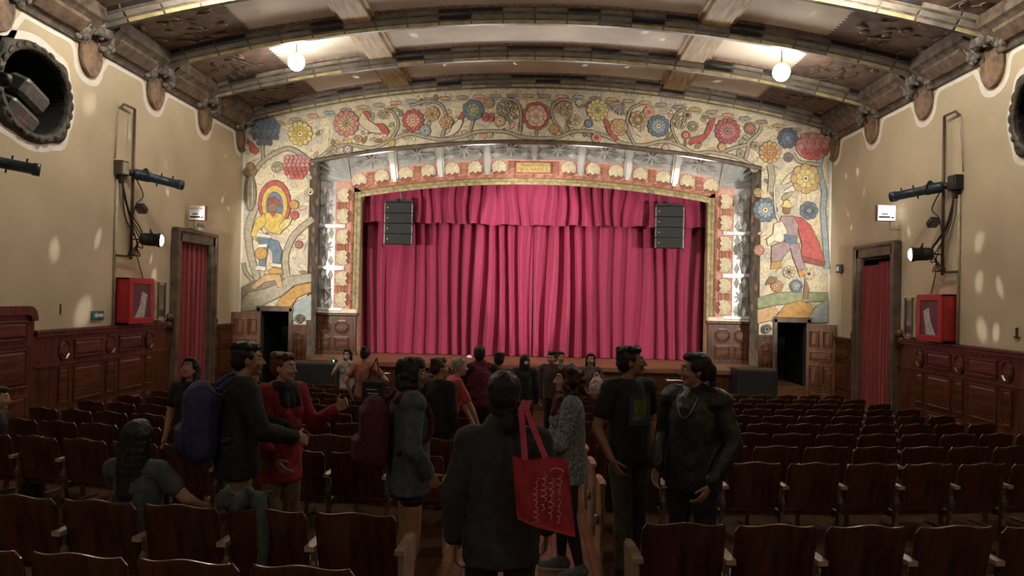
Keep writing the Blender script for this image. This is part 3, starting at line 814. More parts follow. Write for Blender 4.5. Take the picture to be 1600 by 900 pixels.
FL = [(469, 209, 19, 12, 'lyel', 'yellow', 'cream'), (541, 193, 20, 12, 'rose', 'tan', 'mauve'), (645, 188, 17, 12, 'red', 'pink', 'cream'), (675, 178, 11, 8, 'tan', 'tan', 'brown'), (697, 191, 10, 8, 'tan', 'pink', 'tan'),
      (739, 172, 16, 7, 'blue', 'green', 'cream'), (763, 161, 8, 7, 'tan', 'pink', 'cream'), (838, 181, 22, 9, 'red', 'pink', 'pink'), (899, 187, 8, 6, 'cream', 'tan', 'purple'), (934, 172, 17, 12, 'lyel', 'lyel', 'mauve'),
      (967, 199, 13, 6, 'tan', 'tan', 'cream'), (997, 187, 13, 8, 'tan', 'brown', 'cream'), (1029, 197, 17, 12, 'blue', 'lblue', 'cream'), (1083, 198, 8, 10, 'grey', 'green', 'cream'), (1137, 205, 20, 14, 'mag', 'rose', 'mauve'), (1172, 201, 9, 8, 'brown', 'rose', 'tan'),
      (1203, 238, 17, 12, 'tan', 'orange', 'tan'), (1231, 216, 16, 10, 'dblue', 'blue', 'lblue'), (1259, 279, 23, 8, 'tan', 'lyel', 'cream'), (1196, 328, 19, 10, 'blue', 'lblue', 'cream'), (1264, 329, 14, 7, 'blue', 'dblue', 'lblue'), (1232, 246, 7, 10, 'purple', 'purple', 'purple'),
      (1186, 391, 8, 8, 'rose', 'pink', 'tan'), (1233, 425, 9, 8, 'cream', 'grey', 'line'), (1264, 428, 9, 8, 'cream', 'white', 'line'), (1244, 447, 10, 9, 'blue', 'lblue', 'cream'), (1214, 447, 9, 8, 'orange', 'tan', 'cream'), (467, 382, 6, 8, 'red', 'pink', 'red')]
for (x, y, r, n, a, b, c) in FL: MU(.062 + .0002*(x % 13)).flower(x, y, r, n, a, b, c).done('painted_flower')
MU(.115).flower(838, 181, 17, 6, 'pink', 'cream', 'pink').done('painted_flower')
m_ = MU(.06)
for k, (dx, dy) in enumerate([(0, 0)]): m_.scales(413, 206, 21, 17, 5, 6, 'blue', 'dblue')
m_.done('painted_flower')
MU(.06).scales(462, 262, 19, 15, 6, 7, 'rose', 'red').done('painted_flower')
MU(.06).disc(1270, 229, 26, 'rose', 1, 20).scales(1270, 229, 22, 16, 5, 5, 'rose', 'red').done('painted_flower')
for (x, y, r, c1, c2) in [(543, 233, 7, 'purple', 'white'), (664, 204, 8, 'lblue', 'sky'), (781, 189, 8, 'tan', 'cream'), (920, 193, 6, 'blue', 'lblue'), (905, 160, 5, 'cream', 'white'), (1074, 180, 6, 'grey', 'line'), (932, 215, 7, 'pink', 'red'), (1014, 175, 8, 'pink', 'rose'),
                          (1040, 231, 5, 'pink', 'cream'), (866, 202, 7, 'orange', 'tan'), (560, 217, 5, 'tan', 'orange'), (1072, 211, 6, 'red', 'pink'), (1157, 240, 6, 'grey', 'green'), (1180, 228, 6, 'grey', 'dgrey'), (765, 211, 4, 'lyel', 'cream'), (612, 224, 5, 'yellow', 'lyel'), (1128, 230, 6, 'tan', 'cream')]:
    MU(.055 + .0003*r).disc(x, y, r, c1, .8).disc(x, y, r*.55, c2, .4).disc(x, y, r*.2, 'line', 0).done('painted_rosette')
for (x, y, r, a0, d, c) in [(788, 171, 15, 0, -1, 'green'), (883, 172, 14, 3.1, 1, 'tan'), (1062, 193, 13, 3, 1, 'grey'), (433, 263, 10, 0, -1, 'grey'), (520, 236, 9, 2, 1, 'grey'), (598, 178, 8, 0, 1, 'grey'), (484, 300, 7, 2, 1, 'cream'), (1185, 300, 7, 1, 1, 'tan'), (1178, 262, 7, 0, 1, 'grey')]:
    MU(.048).spiral(x, y, r, c, 1.5, 2.2, a0, d).done('painted_scroll')
# birds and butterfly
b = MU(.056); b.poly([(692, 213), (703, 207), (707, 197), (717, 186), (722, 178), (722, 192), (717, 203), (708, 210), (698, 213)], 'white').poly([(716, 187), (721, 176), (726, 175), (723, 186)], 'red').done('painted_bird')
b = MU(.056); b.poly([(560, 192), (563, 182), (568, 173), (576, 177), (574, 187), (586, 195), (600, 205), (592, 208), (578, 206), (570, 200)], 'cream').poly([(566, 174), (574, 174), (579, 181), (576, 187)], 'red').poly([(588, 193), (599, 194), (607, 204), (606, 211), (595, 204)], 'red'); b.done('painted_bird')
b = MU(.056); b.poly([(1075, 225), (1080, 216), (1093, 213), (1101, 210), (1108, 190), (1118, 184), (1113, 200), (1104, 215), (1096, 222)], 'red').done('painted_bird')
b = MU(.056); b.poly([(943, 186), (949, 187), (955, 200), (966, 218), (962, 220), (950, 207)], 'red').done('painted_bird')
b = MU(.056); b.poly([(388, 217), (396, 225), (405, 236), (400, 241), (391, 236)], 'red').poly([(387, 216), (390, 222), (385, 226)], 'dred').done('painted_bird')
b = MU(.056)
for sx in (-1, 1): b.petal(763, 184, -.6 if sx > 0 else math.pi + .6, 1, 10, 4, 'red').petal(763, 184, .5 if sx > 0 else math.pi - .5, 1, 8, 3.4, 'red')
b.done('painted_butterfly')
b = MU(.056)
for a in range(7): b.petal(972, 160, math.pi*.5 + a*.28 - .3, 0, 20, 2, 'purple' if a % 2 else 'grey', .5)
b.done('painted_tassel')
# small leaves scattered over the ground of the mural
rl = random.Random(11)
def free(x, y): return all((x - f[0])**2 + (y - f[1])**2 > (f[2] + 5)**2 for f in FL)
for k in range(230):
    t = rl.random(); x = 392 + 905*t
    lo = 172 - 40*math.sin(math.pi*(x - 380)/920) + 4; hi = 238 - 28*math.sin(math.pi*(x - 440)/800)
    yt = proj((on(x, 200, 1, Y1).x, Y1, cz(on(x, 200, 1, Y1).x) - .36))[1] + 3
    side_ = x < 483 or x > 1188
    yb = (478 if side_ else 0) or proj((on(x, 200, 1, Y1).x, Y1, arc1(min(XR, max(-XR, on(x, 200, 1, Y1).x)))))[1] - 6
    y = yt + 4 + (yb - yt - 8)*rl.random()
    if not free(x, y): continue
    if 415 < x < 450 and 280 < y < 430 or 1205 < x < 1290 and 310 < y < 470: continue
    a = rl.random()*6.28; l = 6 + rl.random()*7
    MU(.003 + .00012*k).leaf(x, y, x + l*math.cos(a), y + l*math.sin(a), 2 + rl.random()*1.6, rl.choice(['grey', 'green', 'tan', 'dgrey', 'pink', 'brown', 'cream', 'lyel'])).done('painted_leaf')
# upper border of the mural, just under the first beam
ub = MU(.033)
for x0, x1 in ((400, 660), (640, 900), (880, 1120), (1100, 1285)):
    pts = []
    for k in range(9):
        x = x0 + (x1 - x0)*k/8; X = on(x, 180, 1, Y1).x; pts.append((x, proj((X, Y1, cz(X) - .52))[1]))
    ub.stroke(pts, 1.6, 'cream', .5)
ub.done('painted_border_line')
for k in range(34):
    x = 410 + 26*k; X = on(x, 180, 1, Y1).x; y = proj((X, Y1, cz(X) - .44))[1]
    MU(.0335 + .0001*k).disc(x, y, 9, ['mauve', 'tan', 'grey', 'pink', 'lblue'][k % 5], .6, 2.6).done('painted_border_leaf')
# ---- left figure: generic folk dancer below a round halo
f = MU(.040)
f.stroke([(394, 480), (402, 440), (392, 400), (388, 360), (396, 330), (404, 318)], 10, 'grey').stroke([(448, 430), (446, 400), (458, 370), (476, 352), (489, 342)], 9, 'grey')
f.stroke([(396, 440), (384, 425), (380, 410)], 5, 'grey')
f.done('painted_tree')
c = MU(.06); c.disc(391, 302, 9, 'dgrey', 1, 28).disc(391, 302, 5, 'grey', .6, 26).disc(391, 302, 1.6, 'dgrey', .5, 24)
for dx, dy in ((-5, -33), (4, -35), (0, -42)): c.disc(391 + dx, 302 + dy, 6, 'brown', .8)
c.done('painted_cactus')
g = MU(.072)
g.disc(429, 318, 25, 'red', 1, 36).disc(429, 320, 20, 'yellow', .8, 30).disc(429, 322, 13, 'blue', .8, 22)
g.disc(426, 323, 7, 'skin', .8, 9).poly([(418, 320), (420, 311), (428, 308), (437, 314), (439, 322), (433, 320), (427, 316)], 'dred')
g.poly([(415, 333), (426, 331), (440, 335), (447, 344), (444, 356), (437, 366), (420, 362), (412, 352)], 'yellow')
g.poly([(413, 334), (401, 342), (395, 358), (392, 369), (402, 371), (407, 358), (415, 349)], 'yellow').poly([(444, 343), (456, 341), (452, 351), (440, 361), (436, 354)], 'lyel')
g.poly([(405, 359), (411, 363), (406, 372), (400, 369)], 'white').poly([(420, 331), (432, 332), (427, 339)], 'red')
g.poly([(405, 364), (424, 368), (421, 373), (404, 370)], 'white').poly([(404, 370), (421, 373), (434, 377), (440, 392), (437, 414), (426, 412), (427, 396), (419, 384), (416, 398), (414, 416), (405, 414), (406, 394)], 'blue')
g.poly([(403, 382), (417, 381), (417, 386), (403, 387)], 'white').disc(408, 396, 9, 'ochre').poly([(424, 411), (440, 413), (439, 418), (424, 416)], 'white').poly([(402, 415), (416, 417), (414, 423), (398, 421)], 'white')
g.poly([(418, 423), (428, 418), (441, 421), (442, 427), (420, 428)], 'ochre').disc(459, 320, 7, 'ochre').disc(460, 336, 6, 'red')
g.done('painted_figure')
h = MU(.050)
h.poly([(378, 470), (390, 455), (410, 452), (430, 442), (450, 432), (486, 428), (486, 440), (460, 445), (440, 462), (415, 474), (400, 484), (378, 486)], 'grey')
h.poly([(378, 450), (395, 440), (420, 436), (440, 430), (445, 436), (425, 447), (405, 453), (388, 456), (378, 468)], 'dgrey')
h.poly([(425, 486), (440, 464), (460, 448), (486, 442), (486, 456), (465, 464), (455, 478), (450, 486)], 'ochre').poly([(452, 487), (462, 472), (486, 460), (486, 500), (456, 500)], 'sky')
h.poly([(410, 432), (425, 427), (438, 431), (442, 450), (434, 448), (430, 438), (414, 440), (398, 452), (392, 448)], 'tan')
h.done('painted_ground')
# ---- right figure: generic striding figure with a red cape
t = MU(.040)
t.stroke([(1292, 420), (1290, 380), (1286, 330), (1288, 300), (1280, 265), (1284, 240)], 8, 'lblue').stroke([(1204, 300), (1206, 275), (1203, 258)], 9, 'grey').stroke([(1240, 240), (1248, 252), (1270, 256), (1283, 258)], 4, 'grey')
t.leaf(1222, 288, 1244, 270, 5, 'cream'); t.leaf(1225, 300, 1246, 292, 4, 'white'); t.leaf(1238, 300, 1222, 312, 4, 'grey')
t.done('painted_tree')
g = MU(.075)
g.poly([(1240, 338), (1252, 340), (1266, 352), (1280, 380), (1289, 410), (1288, 416), (1270, 412), (1250, 408), (1254, 385), (1248, 360)], 'red').poly([(1252, 400), (1270, 405), (1289, 410), (1288, 416), (1270, 412), (1250, 408)], 'dred')
g.stroke([(1210, 290), (1211, 320), (1215, 342), (1222, 352)], 2, 'white', .6)
g.disc(1229, 328, 5.5, 'skin', .8, 7).poly([(1219, 322), (1224, 320), (1226, 313), (1233, 313), (1236, 320), (1240, 322), (1232, 325)], 'lyel')
g.poly([(1222, 338), (1240, 338), (1247, 350), (1246, 372), (1230, 376), (1222, 366), (1214, 352)], 'mauve').poly([(1210, 350), (1222, 346), (1230, 362), (1222, 380), (1210, 376), (1200, 384), (1198, 374), (1208, 366)], 'white')
g.poly([(1225, 366), (1244, 370), (1246, 382), (1228, 384)], 'blue').poly([(1206, 384), (1224, 378), (1240, 382), (1226, 398), (1220, 408), (1206, 410)], 'mauve').poly([(1234, 382), (1248, 380), (1252, 400), (1258, 420), (1248, 424), (1240, 404)], 'mauve')
g.poly([(1206, 410), (1220, 408), (1221, 418), (1204, 420)], 'ochre').poly([(1247, 424), (1259, 420), (1262, 428), (1250, 432)], 'ochre').poly([(1204, 432), (1214, 434), (1212, 441), (1196, 445), (1198, 440)], 'skin').poly([(1258, 434), (1264, 452), (1262, 466), (1255, 468), (1257, 452)], 'skin')
g.done('painted_figure')
h = MU(.050)
h.poly([(1184, 466), (1210, 458), (1240, 456), (1294, 458), (1294, 470), (1250, 472), (1215, 476), (1184, 482)], 'green').poly([(1215, 492), (1228, 476), (1250, 470), (1268, 476), (1274, 492), (1268, 500), (1215, 500)], 'ochre').poly([(1262, 500), (1276, 478), (1294, 468), (1294, 504), (1264, 504)], 'sky').poly([(1184, 484), (1210, 478), (1216, 488), (1206, 500), (1184, 505)], 'tan')
h.done('painted_ground')
# ---- painted reveals beside the frame, shade put into the ground colour: simple leaf pattern
rr = random.Random(4)
for sg in (-1, 1):
    for k in range(14):
        b = MB(); z = 2.6 + k*.26; y = Y1 + .25 + rr.random()*.55; pts = []
        for q in range(10):
            a = 2*math.pi*q/10; pts.append((sg*(XR - .004), y + .13*math.cos(a), z + .10*math.sin(a)))
        b.add(pts, [tuple(range(10))]); b.build('painted_leaf', 'paint_' + rr.choice(['purple', 'dgrey', 'brown', 'dblue', 'rose', 'green', 'grey']), wall_stage)
# ================================================================== STAGE DRESSING
def drape(x0, x1, z0, ztop, y, amp, wl, seed, rows=10, per=None, spread=0.0):
    rnd = random.Random(seed); b = MB(); n = int((x1 - x0)/.028); ph = [rnd.random()*6.28 for _ in range(6)]
    ks = [2*math.pi/wl*(1 + .25*(rnd.random() - .5)) for _ in range(3)]
    vs = []
    for j in range(rows + 1):
        f = j/rows
        for i in range(n + 1):
            x = x0 + (x1 - x0)*i/n; zt = ztop(x) if callable(ztop) else ztop; zb = z0(x) if callable(z0) else z0
            w = x + .04*math.sin(5*x + ph[3] + 1.5*f) + .25*math.sin(.9*x + ph[4])*.35 + spread*.05*math.sin(3*x + 4*f)
            s = math.sin(ks[0]*w + ph[0]); s = math.copysign(abs(s)**.55, s)
            d = amp*(.75 + .25*math.sin(1.7*x + ph[2]))*(s + .28*math.sin(ks[1]*2.1*w + ph[1] + .8*f))
            vs.append((x, y + d*(1 - .25*f), zb + (zt - zb)*f))
    fs = [(j*(n+1) + i, j*(n+1) + i + 1, (j+1)*(n+1) + i + 1, (j+1)*(n+1) + i) for j in range(rows) for i in range(n)]
    b.add(vs, fs); return b
YC = 21.62
cur = thing('stage_curtain', 'crimson pleated stage curtain with a shorter valance filling the proscenium opening', 'curtain', (0, YC, STAGE))
for k, (a, b2) in enumerate(((-5.1, .02), (-.02, 5.1))):
    o = drape(a, b2, STAGE + .015, 5.9, YC, .17, .37, 21 + k, 14, spread=1).build('drape', 'curtain', cur, True); o.location = (0, -YC, -STAGE)
o = drape(-5.1, 5.1, lambda x: 4.74 + .02*math.sin(7*x) + .02*abs(x)/4, 6.1, YC - .36, .12, .36, 33, 6, spread=1).build('valance', 'curtain', cur, True); o.location = (0, -YC, -STAGE)
# flown loudspeaker arrays
def line_array(px0, px1, py0, py1, label):
    a = on(px0, py0, 1, 20.66); c = on(px1, py1, 1, 20.66); w = c.x - a.x; h = (a.z - c.z); xm = (a.x + c.x)/2
    t = thing('line_array_speaker', label, 'loudspeaker', (xm, 20.66, c.z), 0, 'flown loudspeaker arrays')
    n = 4; ch = h/n
    for k in range(n):
        b = MB(); z0 = ch*k + .006; z1 = ch*(k+1) - .006; ti = math.radians(4*(n - 1 - k) - 4)
        b.box(-w/2, w/2, 0, .36, z0, z1, 0, .012); b.box(-w/2 + .03, w/2 - .03, -.012, 0, z0 + .02, z1 - .02, 1)
        o = b.build('cabinet', ['speaker', 'speaker2'], t)
        g = MB(); g.lathe([(.014, -.016), (.014, 0)], 10, 0, (-w/2 + .075, -.004, (z0 + z1)/2), 'Y'); g.build('badge', 'sign_white', o)
        for sx in (-1, 1):
            r = MB(); r.box(sx*(w/2 + .012) - .008, sx*(w/2 + .012) + .008, .02, .10, z0 - .005, z1 - .02); r.build('rigging_link', 'metal', o)
    b = MB(); b.box(-w/2, w/2, .05, .12, h + .02, h + .07, 0, .008); b.box(-w/2, w/2, .28, .34, h + .02, h + .07, 0, .008); b.box(-.03, .03, .05, .34, h + .03, h + .07)
    for sx in (-1, 1): b.box(sx*w/2 - .02, sx*w/2 + .02, .02, .38, h - .01, h + .06)
    b.build('fly_bar', 'black', t)
    b = MB(); L = arc2(xm) + .25 - c.z; b.tube([(0, .30, h + .06), (0, .30, max(L, h + .25))], .012, 6); b.tube([(-.12, .30, h + .06), (0, .30, h + .22), (.12, .30, h + .06)], .008, 6); b.build('chain', 'metal', t)
line_array(602, 642, 316, 382, 'black line array loudspeaker hanging at the left side of the stage curtain')
line_array(1026, 1067, 322, 388, 'black line array loudspeaker hanging at the right side of the stage curtain')
# subwoofers on the floor before the stage
def sub(px0, px1, py0, y, label):
    a = on(px0, py0, 1, y); c = on(px1, py0, 1, y); h = a.z; w = c.x - a.x
    t = thing('subwoofer', label, 'loudspeaker', ((a.x + c.x)/2, y + .35, 0), 0, 'subwoofers in front of the stage')
    b = MB(); b.box(-w/2, w/2, -.35, .35, .05, h, 0, .02); b.build('cabinet', 'speaker', t)
    b = MB(); b.box(-w/2 + .05, w/2 - .05, -.365, -.35, .10, h - .05, 0, .006); b.build('grille', 'speaker2', t)
    for sx in (-1, 1):
        for sy in (-1, 1):
            b = MB(); b.lathe([(.03, 0), (.035, .05)], 10, 0, (sx*(w/2 - .07), sy*.27, 0)); b.build('foot', 'black', t)
    b = MB(); b.lathe([(.012, -.37), (.012, -.36)], 8, 0, (-w/4, 0, .25), 'Y'); b.build('badge', 'sign_white', t)
    return t, w, h
t, w, h = sub(450, 526, 566, 18.0, 'black subwoofer cabinet on the floor left of the stage')
b = MB(); b.box(.38, .50, -.1, .05, h, h + .06, 0, .01); b.build('controller', 'black', t)
b = MB(); b.ball((.44, -.105, h + .035), .018, 8); b.build('indicator_light', 'led_green', t)
sub(1153, 1216, 577, 18.0, 'black subwoofer cabinet on the floor right of the stage')
# small white things on the stage lip
p = on(733, 559, 2, STAGE); b = MB(); b.box(-.07, .07, -.05, .05, 0, .05, 0, .012); b.ball((0, 0, .05), (.05, .04, .03), 8)
tag(b.build('stage_monitor_light', 'sign_white', None, loc=(p.x, p.y, STAGE)), 'small white fixture lying on the stage floor at the curtain hem', 'stage light')

# ---- doors beside the stage: frames and open leaves
def small_door(sg, idx, open_deg):
    m = MB(); a, b2 = DX
    for x0, x1, z0, z1 in ((a - .10, a, -.05, DZ + .10), (b2, b2 + .10, -.05, DZ + .10), (a - .12, b2 + .12, DZ, DZ + .14)):
        xx = sorted((sg*x0, sg*x1)); m.box(xx[0], xx[1], Y1 - .07, Y1 + .02, z0, z1, 0, .012)
    o = struct(m.build('door_%d' % idx, 'frame_wood'))
    lf = MB(); wd = .72; lf.box(0, wd, -.02, .02, .03, DZ - .02)
    leaf = lf.build('door_leaf', 'door_wood', o); leaf.location = (sg*(b2 - .01), Y1 - .09, 0)
    leaf.rotation_euler = (0, 0, math.radians(-open_deg) if sg > 0 else math.radians(180 + open_deg))
    d = -1 if sg > 0 else 1
    for (x, z, w2, h2) in ((.19, 1.85, .24, .42), (.53, 1.85, .24, .42), (.36, 1.42, .56, .24), (.19, .95, .24, .50), (.53, .95, .24, .50), (.36, .35, .56, .40)):
        pm = put_panel(leaf, 'r', w2, h2, (x, -.02 if d < 0 else .02, z), 0 if d < 0 else math.pi, 'door_wood')
    k = MB(); k.tube([(wd - .06, 0, 1.02), (wd - .06, d*.06, 1.02), (wd - .14, d*.06, 1.02)], .011, 8); k.build('handle', 'gold', leaf, True)
small_door(-1, 1, 38); small_door(1, 2, 42)

# ---- side doors with red curtains
def side_door(sg, idx):
    m = MB(); X0, X1 = sorted((sg*(W - .14), sg*(W + .08))); y0, y1 = DOORY
    m.box(X0, X1, y0 - .20, y0, -.1, DOORZ + .22, 0, .02); m.box(X0, X1, y1, y1 + .20, -.1, DOORZ + .22, 0, .02); m.box(X0, X1, y0 - .22, y1 + .22, DOORZ, DOORZ + .24, 0, .02)
    X0, X1 = sorted((sg*(W - .18), sg*W)); m.box(X0, X1, y0 - .24, y0 - .14, -.1, DOORZ + .26, 0, .02); m.box(X0, X1, y1 + .14, y1 + .24, -.1, DOORZ + .26, 0, .02)
    m.box(X0, X1, y0 - .24, y1 + .24, DOORZ + .20, DOORZ + .30, 0, .03)
    o = struct(m.build('door_%d' % idx, 'frame_wood'))
    for y in (y0 - .34, y1 + .34):
        b = MB(); b.ball((sg*(W - .07), y, 2.16 if y < 17 else 2.03), (.09, .09, .10), 12); b.box(*sorted((sg*(W - .11), sg*W)), y - .1, y + .1, 1.92, 2.08); b.build('finial', 'dado_wood', o, True)
    gap = .18 if sg > 0 else .02
    cu = thing('door_curtain', 'dark red curtain closing the tall doorway in the %s wall' % ('left' if sg < 0 else 'right'), 'curtain', (sg*(W - .02), (y0 + y1)/2, .03), 0, 'door curtains')
    L = y1 - y0
    for k, (a, b2) in enumerate(((-L/2 + .01, 0), (0, L/2 - .01))):
        d = drape(a, b2, .0, DOORZ - (.02 if sg < 0 else .14 + .05*k), 0, .055, .17, 50 + k + sg, 8)
        q = d.build('drape', 'door_curtain', cu, True); q.rotation_euler = (0, 0, math.pi/2)
    b = MB(); b.tube([(0, -L/2, DOORZ - .05), (0, L/2, DOORZ - .05)], .02, 8); b.build('curtain_rod', 'pipe', cu, True)
side_door(-1, 3); side_door(1, 4)

# ================================================================== THINGS ON THE SIDE WALLS
def ring_oval(sg):
    m = MB(); n = 64; rings = []
    for r, d in ((.0, -.05), (.0, .05), (.03, .09), (.10, .07), (.15, .0)):
        ring = []
        for k in range(n):
            a = 2*math.pi*k/n; q = abs(math.sin(2*a))**14*.10 if r > .05 else 0
            ring.append((sg*(W - d), OVY + (OVA + r + q)*math.cos(a), OVZ + (OVB + r + q)*math.sin(a)))
        rings.append(ring)
    m.ring(rings, 0, True, False)
    return struct(m.build('window_%d' % (1 if sg < 0 else 2), 'oval_ring', None, True))
for sg in (-1, 1):
    w_ = ring_oval(sg)
    for k in range(26):
        a = 2*math.pi*k/26; b = MB(); rr = random.Random(k + 3)
        b.ball((sg*(W - .08), OVY + (OVA + .065 + .02*rr.random())*math.cos(a), OVZ + (OVB + .065 + .02*rr.random())*math.sin(a)), (.022, .035 + .025*rr.random(), .06 + .03*rr.random()), 8, 0, Matrix.Rotation(a, 3, 'X'))
        b.build('carved_leaf', 'oval_ring', w_, True)
# follow-spot standing inside the left oval opening, pointing at the stage
def profile_spot(loc, d, L, R, label, name='ellipsoidal_spotlight', group='theatre spotlights on the side walls', clamp=None, mt='lampblue'):
    d = Vector(d).normalized(); t = thing(name, label, 'spotlight', loc, 0, group)
    q = d.to_track_quat('Y', 'Z').to_matrix()
    b = MB(); b.T = q.to_4x4()
    b.lathe([(R*.5, -L*.36), (R*.9, -L*.34), (R, -L*.30), (R, -L*.05), (R*.82, 0), (R*.82, L*.5), (R*.95, L*.5), (R*.95, L*.62), (R*.80, L*.62), (R*.78, L*.56), (.01, L*.56)], 18, 0, (0, 0, 0), 'Y')
    b.build('barrel', mt, t, True)
    b = MB(); b.T = q.to_4x4(); b.lathe([(R*.55, -L*.46), (R*.6, -L*.38), (R*.45, -L*.34)], 14, 0, (0, 0, 0), 'Y'); b.box(-R*.3, R*.3, -L*.50, -L*.44, -R*.5, R*.5); b.build('lamp_cap', 'black', t, True)
    b = MB(); b.T = q.to_4x4()
    for yy, sz in ((-.1, 1), (.18, 1), (.4, 1), (.12, -1)):
        b = MB(); b.T = q.to_4x4(); b.box(-.012, .012, L*yy - .012, L*yy + .012, *sorted((sz*R*.8, sz*R*1.35)), 0); b.build('knob', 'black', t)
    b = MB(); b.T = q.to_4x4(); b.tube([(R*1.05, -L*.08, 0), (R*1.2, -L*.12, R*.9), (0, -L*.12, R*1.5), (-R*1.2, -L*.12, R*.9), (-R*1.05, -L*.08, 0)], .016, 6); b.build('yoke', 'black', t)
    if clamp is not None:
        b = MB(); c0 = Vector(clamp) - Vector(loc); b.tube([tuple(c0), tuple(q @ Vector((0, -L*.12, R*1.5)))], .018, 6); b.build('bracket', 'black', t)
    return t
def lamp(kind, name, loc, target, power, size, blend, color, soft=.05):
    l = bpy.data.lights.new(name, 'SPOT'); l.energy = power; l.spot_size = math.radians(size); l.spot_blend = blend; l.color = color; l.shadow_soft_size = soft
    o = bpy.data.objects.new(name, l); COL.objects.link(o); o.location = loc
    o.rotation_euler = (Vector(target) - Vector(loc)).to_track_quat('-Z', 'Y').to_euler(); return o
WARM = (1, .93, .80)
for sg in (-1, 1):
    side = 'left' if sg < 0 else 'right'; X = sg*W
    # pipe frame
    YP = 14.2; pz1 = 6.13 if sg < 0 else 6.2
    t = thing('lighting_pipe', 'thin dark steel pipe frame carrying the spotlights on the %s wall' % side, 'pipe', (X - sg*.10, YP, 3.3), 0, 'lighting pipes on the walls')
    b = MB(); b.tube([(0, 0, 0), (0, 0, pz1 - 3.3)], .028, 8); b.build('upright', 'pipe', t, True)
    b = MB(); b.tube([(0, 0, pz1 - 3.3), (0, -.38, pz1 - 3.3), (0, -.52, pz1 - 3.42)], .022, 8); b.build('arm', 'pipe', t, True); b = MB(); b.tube([(0, -.5, 0.05), (0, 0, 0.05)], .022, 8); b.build('foot_arm', 'pipe', t, True)
    b = MB(); b.tube([(0, -.52, pz1 - 3.42), (sg*.05, -.55, 1.8)], .014, 6); b.build('return_pipe', 'conduit', t, True)
    # junction box + conduit
    jb = on(183, 264, 0, -W) if sg < 0 else on(1500, 287, 0, W)
    t = thing('junction_box', 'small brown electrical box with hanging leads on the %s wall' % side, 'electrical box', (X, jb.y, jb.z - .12), 0, 'electrical boxes')
    b = MB(); x0, x1 = sorted((0, -sg*.16)); b.box(x0, x1, -.13, .13, 0, .27, 0, .015); b.build('box', 'pipe' if sg < 0 else 'black', t)
    b = MB(); x0, x1 = sorted((-sg*.16, -sg*.168)); b.box(x0, x1, -.10, .10, .03, .24, 0); b.build('cover', 'conduit' if sg < 0 else 'speaker', t)
    b = MB(); x0, x1 = sorted((-sg*.02, -sg*.12)); b.box(x0, x1, -.05, .05, -.14, 0, 0, .01); b.build('connector', 'black', t)
    cz0 = 2.08
    b = MB(); b.tube([(X - sg*.03, jb.y - .04, jb.z - .2), (X - sg*.03, jb.y - .04, cz0)], .026, 8)
    tag(b.build('conduit', 'conduit', None, True), 'pale vertical conduit running down the %s wall to the panelling' % side, 'conduit', 'wall conduits')
    # cables
    b = MB(); A = Vector((X - sg*.10, jb.y, jb.z - .2)); Bq = Vector((X - sg*.14, YP + .1, 3.55))
    for s in range(5):
        rr = random.Random(s + 9*sg); mid1 = A.lerp(Bq, .35) + Vector((0, -.12 + .3*rr.random(), -.25*rr.random())); mid2 = A.lerp(Bq, .75) + Vector((-sg*.05, .05 + .3*rr.random(), -.3*rr.random()))
        b.tube(smooth_path([A, mid1, mid2, Bq, Bq + Vector((0, .15 - .1*s, -.18)), Bq + Vector((0, -.25, -.12))], 6), .011, 5)
    b.tube(smooth_path([(X - sg*.1, YP + .1, 4.85), (X - sg*.12, YP + .35, 4.55), (X - sg*.12, YP + .1, 4.35), (X - sg*.12, YP, 4.1)], 6), .011, 5)
    b.tube(smooth_path([Bq + Vector((0, .05, -.2)), Bq + Vector((.02, .25, -.6)), Bq + Vector((0, .35, -.75))], 6), .009, 5)
    tag(b.build('lamp_cable', 'black', None, True), 'tangled black cables looping between lamps on the %s wall' % side, 'cable', 'lamp cables')
    # ellipsoidal aimed at the far half of the stage
    e0 = Vector((X - sg*.38, YP + .14, 4.86)); tg = Vector((-sg*2.7, 21.4, 3.5))
    dv_ = Vector((-sg*.85, .8, -.16))
    profile_spot(e0, dv_, .95, .10, 'long dark blue ellipsoidal spotlight upper lamp on the %s wall pipe' % side, clamp=(X - sg*.10, YP, 4.86))
    lamp('SPOT', 'ellipsoidal_light', e0 + dv_.normalized()*.62, tg, ELLIPSE_POWER, 38, .25, WARM, .04)
    # fresnel, lit, aimed along the near jamb and mural
    f0 = Vector((X - sg*.46, YP + .08, 3.68)); tf = Vector((sg*4.2, 21.0, 4.6)); 
    fd = Vector((-sg*.93, .33, -.04)).normalized(); q = fd.to_track_quat('Y', 'Z').to_matrix().to_4x4()
    t = thing('fresnel_spotlight', 'short black fresnel lamp glowing white at the foot of the %s wall pipe' % side, 'spotlight', f0, 0, 'fresnel lamps')
    b = MB(); b.T = q; b.lathe([(.05, -.22), (.10, -.20), (.12, -.12), (.12, .10), (.135, .10), (.135, .15), (.115, .15), (.11, .12), (.01, .12)], 18, 0, (0,0,0), 'Y'); b.build('housing', 'black', t, True)
    b = MB(); b.T = q; b.lathe([(.112, .135), (.10, .165), (.06, .19), (.01, .20)], 18, 0, (0,0,0), 'Y'); b.build('lens', 'lens_lit', t, True)
    b = MB(); b.T = q; b.tube([(.13, 0, 0), (.15, -.02, .10), (0, -.05, .20), (-.15, -.02, .10), (-.13, 0, 0)], .012, 6); b.build('yoke', 'black', t); b = MB(); b.tube([(sg*.36, -.08, 0), (sg*.2, -.06, .0), (0, 0, .14)], .014, 6); b.build('bracket', 'black', t)
    lamp('SPOT', 'fresnel_light', f0 + fd*.2, tf, FRESNEL_POWER, 70, .5, WARM, .06)
    # small floodlight on the pipe
    b0 = Vector((X - sg*.18, YP + .18, 4.28)); t = thing('small_floodlight', 'small square floodlight clamped midway up the %s wall pipe' % side, 'floodlight', b0, 0, 'small floodlights')
